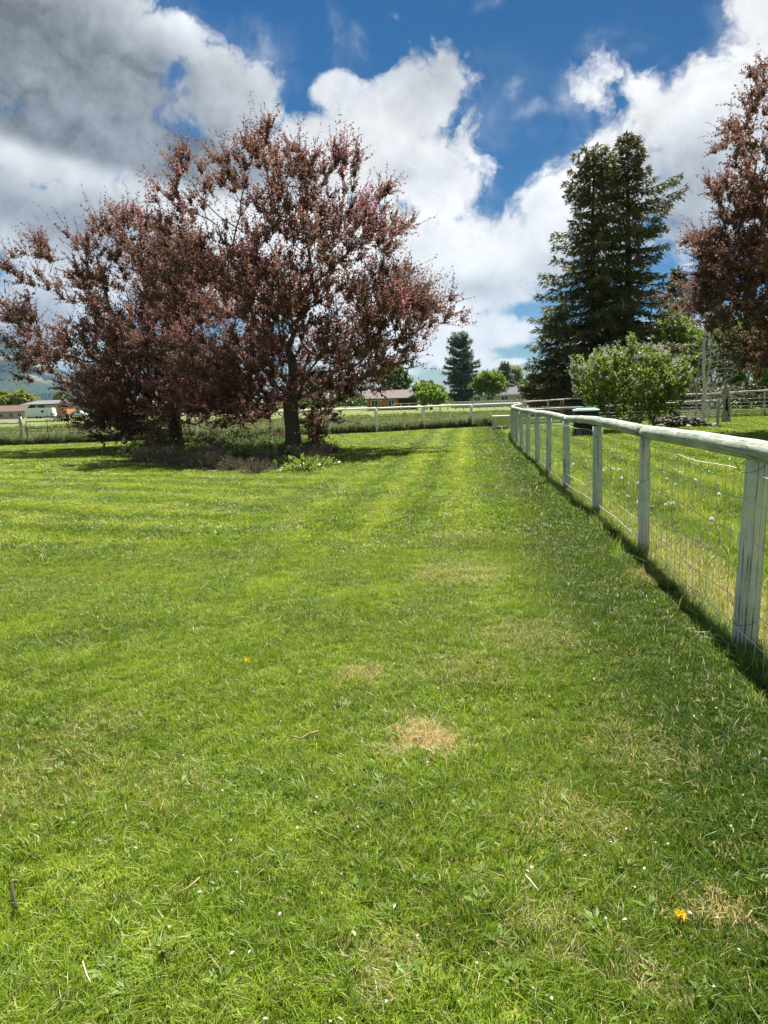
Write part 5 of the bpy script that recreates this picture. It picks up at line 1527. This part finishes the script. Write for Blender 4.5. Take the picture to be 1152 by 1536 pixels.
    # grey shed far behind the crabapples and a pole fence line far out in the pasture
    D = 190.0; s = D / F; b = at(168, 626, D); root = empty('grey_shed', (b[0], D, 0)); tag(root, 'long grey low shed glimpsed under the crabapple branches', 'shed')
    mb = MB(); mb.box(0, 26, 0, 7, -.1, 2.4); mb.build('wall', plain('shed_wall', (.55, .55, .53), .8, .08, 1), root, smooth=False)
    mb = MB(); gable_roof(mb, 0, 26, 0, 7, 2.4, 3.6, ov=.4); mb.build('roof', plain('shed_roof', (.28, .29, .30), .7, .1, 1), root, smooth=False)
    for k in range(4): window(root, 3 + 6.2 * k, .8, 1.3, 1.0, -.03, white, glass)
    pts = [tuple(at(x, 612, 132 - .02 * (x - 600))[:2]) for x in np.linspace(590, 812, 20)]
    simple_fence('garden_fence', pts, 'low weathered board garden fence far across the pasture before the houses', 1.25, .10, .05, M['oldpost'], M['oldpost'], mesh_h=None)
    root = empty('board_fence', (pts[0][0], pts[0][1] + 6, 0)); tag(root, 'grey board fence standing before the wall of the pale green house', 'fence')
    me = MB().box(-.32, .32, -.03, .03, 0, 1.15).mesh('board', M['oldpost'], False)
    for k in range(46):
        o = bpy.data.objects.new('board', me); C.objects.link(o); o.parent = root; o.location = (12 + k * .68, 8, random.Random(k).uniform(-.06, .06))


buildings()


# ------------------------------------------------------------------ dandelions, petals, weeds and twigs in the lawn
def small_things():
    rng = np.random.default_rng(160)
    stem_m = plain('dandelion_stem', (.16, .22, .06), .6, .2, 20); puff_m = leaf_mat('dandelion_puff', [(.80, .80, .77), (.88, .88, .85)], .4, 1.0, .8, .1); yel = leaf_mat('dandelion_petal', [(.70, .50, .01), (.80, .62, .02)], .25, 1, .6, .2)

    def head(kind):
        mb = MB(); n = 90 if kind == 'puff' else 60
        q = rng.normal(0, 1, (n, 3)); q /= np.linalg.norm(q, axis=1)[:, None]
        if kind == 'puff':
            leaves(mb, q * .004, q, rng.normal(0, 1, (n, 3)), np.full(n, .021), np.full(n, .006), rng.uniform(0, 1, n))
            leaves(mb, q * .019, rng.normal(0, 1, (n, 3)), q, np.full(n, .009), np.full(n, .008), rng.uniform(0, 1, n))
        else:
            q[:, 2] = np.abs(q[:, 2]) * .55 + .05
            leaves(mb, q * .002, q, np.array([[0, 0, 1.]]) + rng.normal(0, .2, (n, 3)), rng.uniform(.012, .020, n), np.full(n, .005), rng.uniform(0, 1, n))
        return mb

    def stem(L):
        mb = MB(); u = np.linspace(0, 1, 5); mb.tube(np.stack([.03 * u ** 2, .01 * u, L * u], 1), .0024, 5); return mb
    protos = {}
    for kind, L, m in (('puff', .20, puff_m), ('yellow', .14, yel)):
        root = empty('dandelion'); stem(L).build('stem', stem_m, root)
        h = head(kind).build('flower_head' if kind == 'yellow' else 'seed_head', m, root, smooth=False); h.location = (.03, .01, L); protos[kind] = root
    used = set()
    puffs = [(935, 720), (955, 724), (1044, 724), (1055, 726), (1075, 724), (1001, 718), (1081, 740), (1003, 735), (993, 737), (1000, 754), (1006, 755), (1064, 776), (1019, 725), (949, 742), (957, 755), (930, 705), (916, 704), (904, 706), (958, 727), (860, 699), (876, 690), (1022, 706)]
    ylw = [(1057, 755), (1072, 751), (930, 745), (985, 760)]
    def put(kind, px, py, z, label, group, sc_=1.0):
        p = G(px, py, z); pr = protos[kind]; o = pr if kind not in used else copy_tree(pr); used.add(kind)
        o.location = (p[0], p[1], 0); o.rotation_euler = (rng.normal(0, .08), rng.normal(0, .08), rng.uniform(0, 6.28)); o.scale = (sc_,) * 3; tag(o, label, 'dandelion', group)
    for px, py in puffs: put('puff', px, py, .2, 'white dandelion seed head in the longer grass behind the wire fence', 'dandelion clocks behind the fence', rng.uniform(.85, 1.2))
    for px, py in ylw: put('yellow', px, py, .14, 'yellow dandelion flower in the longer grass behind the wire fence', 'yellow dandelions behind the fence', 1.2)
    # single yellow dandelions in the mown lawn: short stems
    for px, py, lab in ((1018, 1378, 'lone yellow dandelion head in the mown lawn at bottom right'), (370, 994, 'lone yellow dandelion head in the mown lawn at centre left')):
        p = G(px, py, .03); root = empty('dandelion', (p[0], p[1], 0)); tag(root, lab, 'dandelion')
        mb = MB(); mb.tube(np.array([[0, 0, 0], [.004, 0, .02], [.005, 0, .04]]), .002, 5); mb.build('stem', stem_m, root)
        h = head('yellow').build('flower_head', yel, root, smooth=False); h.location = (.005, 0, .042); h.rotation_euler = (.5, .2, 0)
    # fallen petals and bits of straw
    mb = MB(); n = 170; y = 1.6 + 7 * rng.uniform(0, 1, n) ** 1.3; x = rng.uniform(-.55, .55, n) * y + .15 * y
    k = side(x, y) < -.1; x, y = x[k], y[k]; n = len(x); P = np.stack([x, y, rng.uniform(.035, .055, n)], 1)
    fixed = np.array([G(a, b, .045) for a, b in ((1039, 1371), (1076, 1374), (978, 1212), (992, 1218), (827, 1494), (533, 1404), (1068, 1480), (715, 1543), (1145, 1136), (985, 1262), (1000, 1265))]); P = np.vstack([P, fixed]); n = len(P)
    leaves(mb, P, rng.normal(0, 1, (n, 3)) * np.array([1, 1, .35]), rng.normal(0, .35, (n, 3)) + np.array([0, 0, 1]), rng.uniform(.009, .019, n), rng.uniform(.007, .012, n), rng.uniform(0, 1, n), fold=.3)
    tag(mb.build('fallen_petals', leaf_mat('pale_petal', [(.55, .45, .45), (.78, .74, .72)], .35, 1, .6, .2), smooth=False), 'small white and pinkish petals scattered on the lawn', kind='stuff')
    # broad leaved weeds and clover in the turf
    mb = MB()
    cl = [(600, 1160), (565, 1190), (520, 1180), (300, 1150), (250, 1430), (480, 1220), (640, 1185), (940, 1300), (975, 1370), (1130, 1440), (1060, 1500), (700, 1060), (330, 1240), (120, 1240), (90, 1330), (560, 1300), (800, 1330), (860, 1340), (420, 1110), (1140, 1330), (1075, 1095), (760, 1470), (430, 1340), (690, 1230), (50, 1090), (230, 1090), (180, 1360), (330, 1480)]
    cl += [(rng.uniform(0, 1000), rng.uniform(880, 1530)) for _ in range(70)]
    for px, py in cl:
        c = G(px, py)[:2]; m = rng.integers(4, 9); a = rng.uniform(0, 6.28, m)
        d = np.stack([np.cos(a), np.sin(a), rng.uniform(.2, .7, m)], 1); p = np.stack([c[0] + .01 * np.cos(a), c[1] + .01 * np.sin(a), np.full(m, .02)], 1)
        L = rng.uniform(.022, .048, m); leaves(mb, p, d, np.tile([0, 0, 1.], (m, 1)) + rng.normal(0, .2, (m, 3)), L, L * rng.uniform(.28, .5, m), rng.uniform(.3, 1, m), fold=.12)
    tag(mb.build('lawn_weeds', leaf_mat('lawn_weed_leaf', [(.075, .14, .03), (.12, .20, .04), (.17, .25, .06)], .3, 1.3, .5, .25), smooth=False), 'broad leaved weeds scattered through the lawn', kind='stuff')
    # coarse tufts
    mb = MB(); n = 260
    y = 1.6 + 6 * rng.uniform(0, 1, n) ** 1.4; x = rng.uniform(-.56, .45, n) * y
    for i in range(n):
        m = rng.integers(4, 9); a = rng.uniform(0, 6.28, m); d = np.stack([np.cos(a) * .8, np.sin(a) * .8, rng.uniform(.5, 1.4, m)], 1)
        p = np.stack([x[i] + .008 * np.cos(a), y[i] + .008 * np.sin(a), np.full(m, .005)], 1); L = rng.uniform(.035, .075, m)
        leaves(mb, p, d, rng.normal(0, 1, (m, 3)), L, np.full(m, .0042), rng.uniform(.2, 1, m), fold=.1)
    tag(mb.build('coarse_tufts', M['rough_grass'], smooth=False), 'coarser grass tufts sticking out of the mown lawn', kind='stuff')
    # twigs and straw stalks
    tm = plain('dry_twig', (.30, .20, .12), .85, .25, 30); sm_ = plain('pale_straw', (.52, .46, .33), .8, .15, 30); dk = plain('dark_twig', (.05, .04, .03), .9, .2, 30)
    for pts, r, mat_, lab, nm in (([(436, 1104), (452, 1108), (462, 1101), (478, 1096)], .0035, tm, 'curved dry brown twig lying on the lawn left of the bare patch', 'twig'), ([(124, 1442), (130, 1462), (136, 1474)], .0018, sm_, 'pale dry straw stalk lying at lower left', 'straw_stalk'),
                           ([(268, 1340), (284, 1330), (300, 1316)], .0025, tm, 'thin brown twig lying left of centre in the foreground', 'twig'), ([(17, 1322), (20, 1340), (24, 1362)], .004, dk, 'dark short twig at the lower left edge', 'twig'), ([(788, 1312), (800, 1326), (808, 1336)], .002, sm_, 'pale broken stalk lying right of centre in the foreground', 'straw_stalk')):
        P = np.array([G(a, b, .045) for a, b in pts]); o = P[0].copy(); mb = MB(); mb.tube(P - o, r, 6)
        tag(mb.build(nm, mat_, loc=tuple(o)), lab, 'twig' if nm == 'twig' else 'stalk')


small_things()
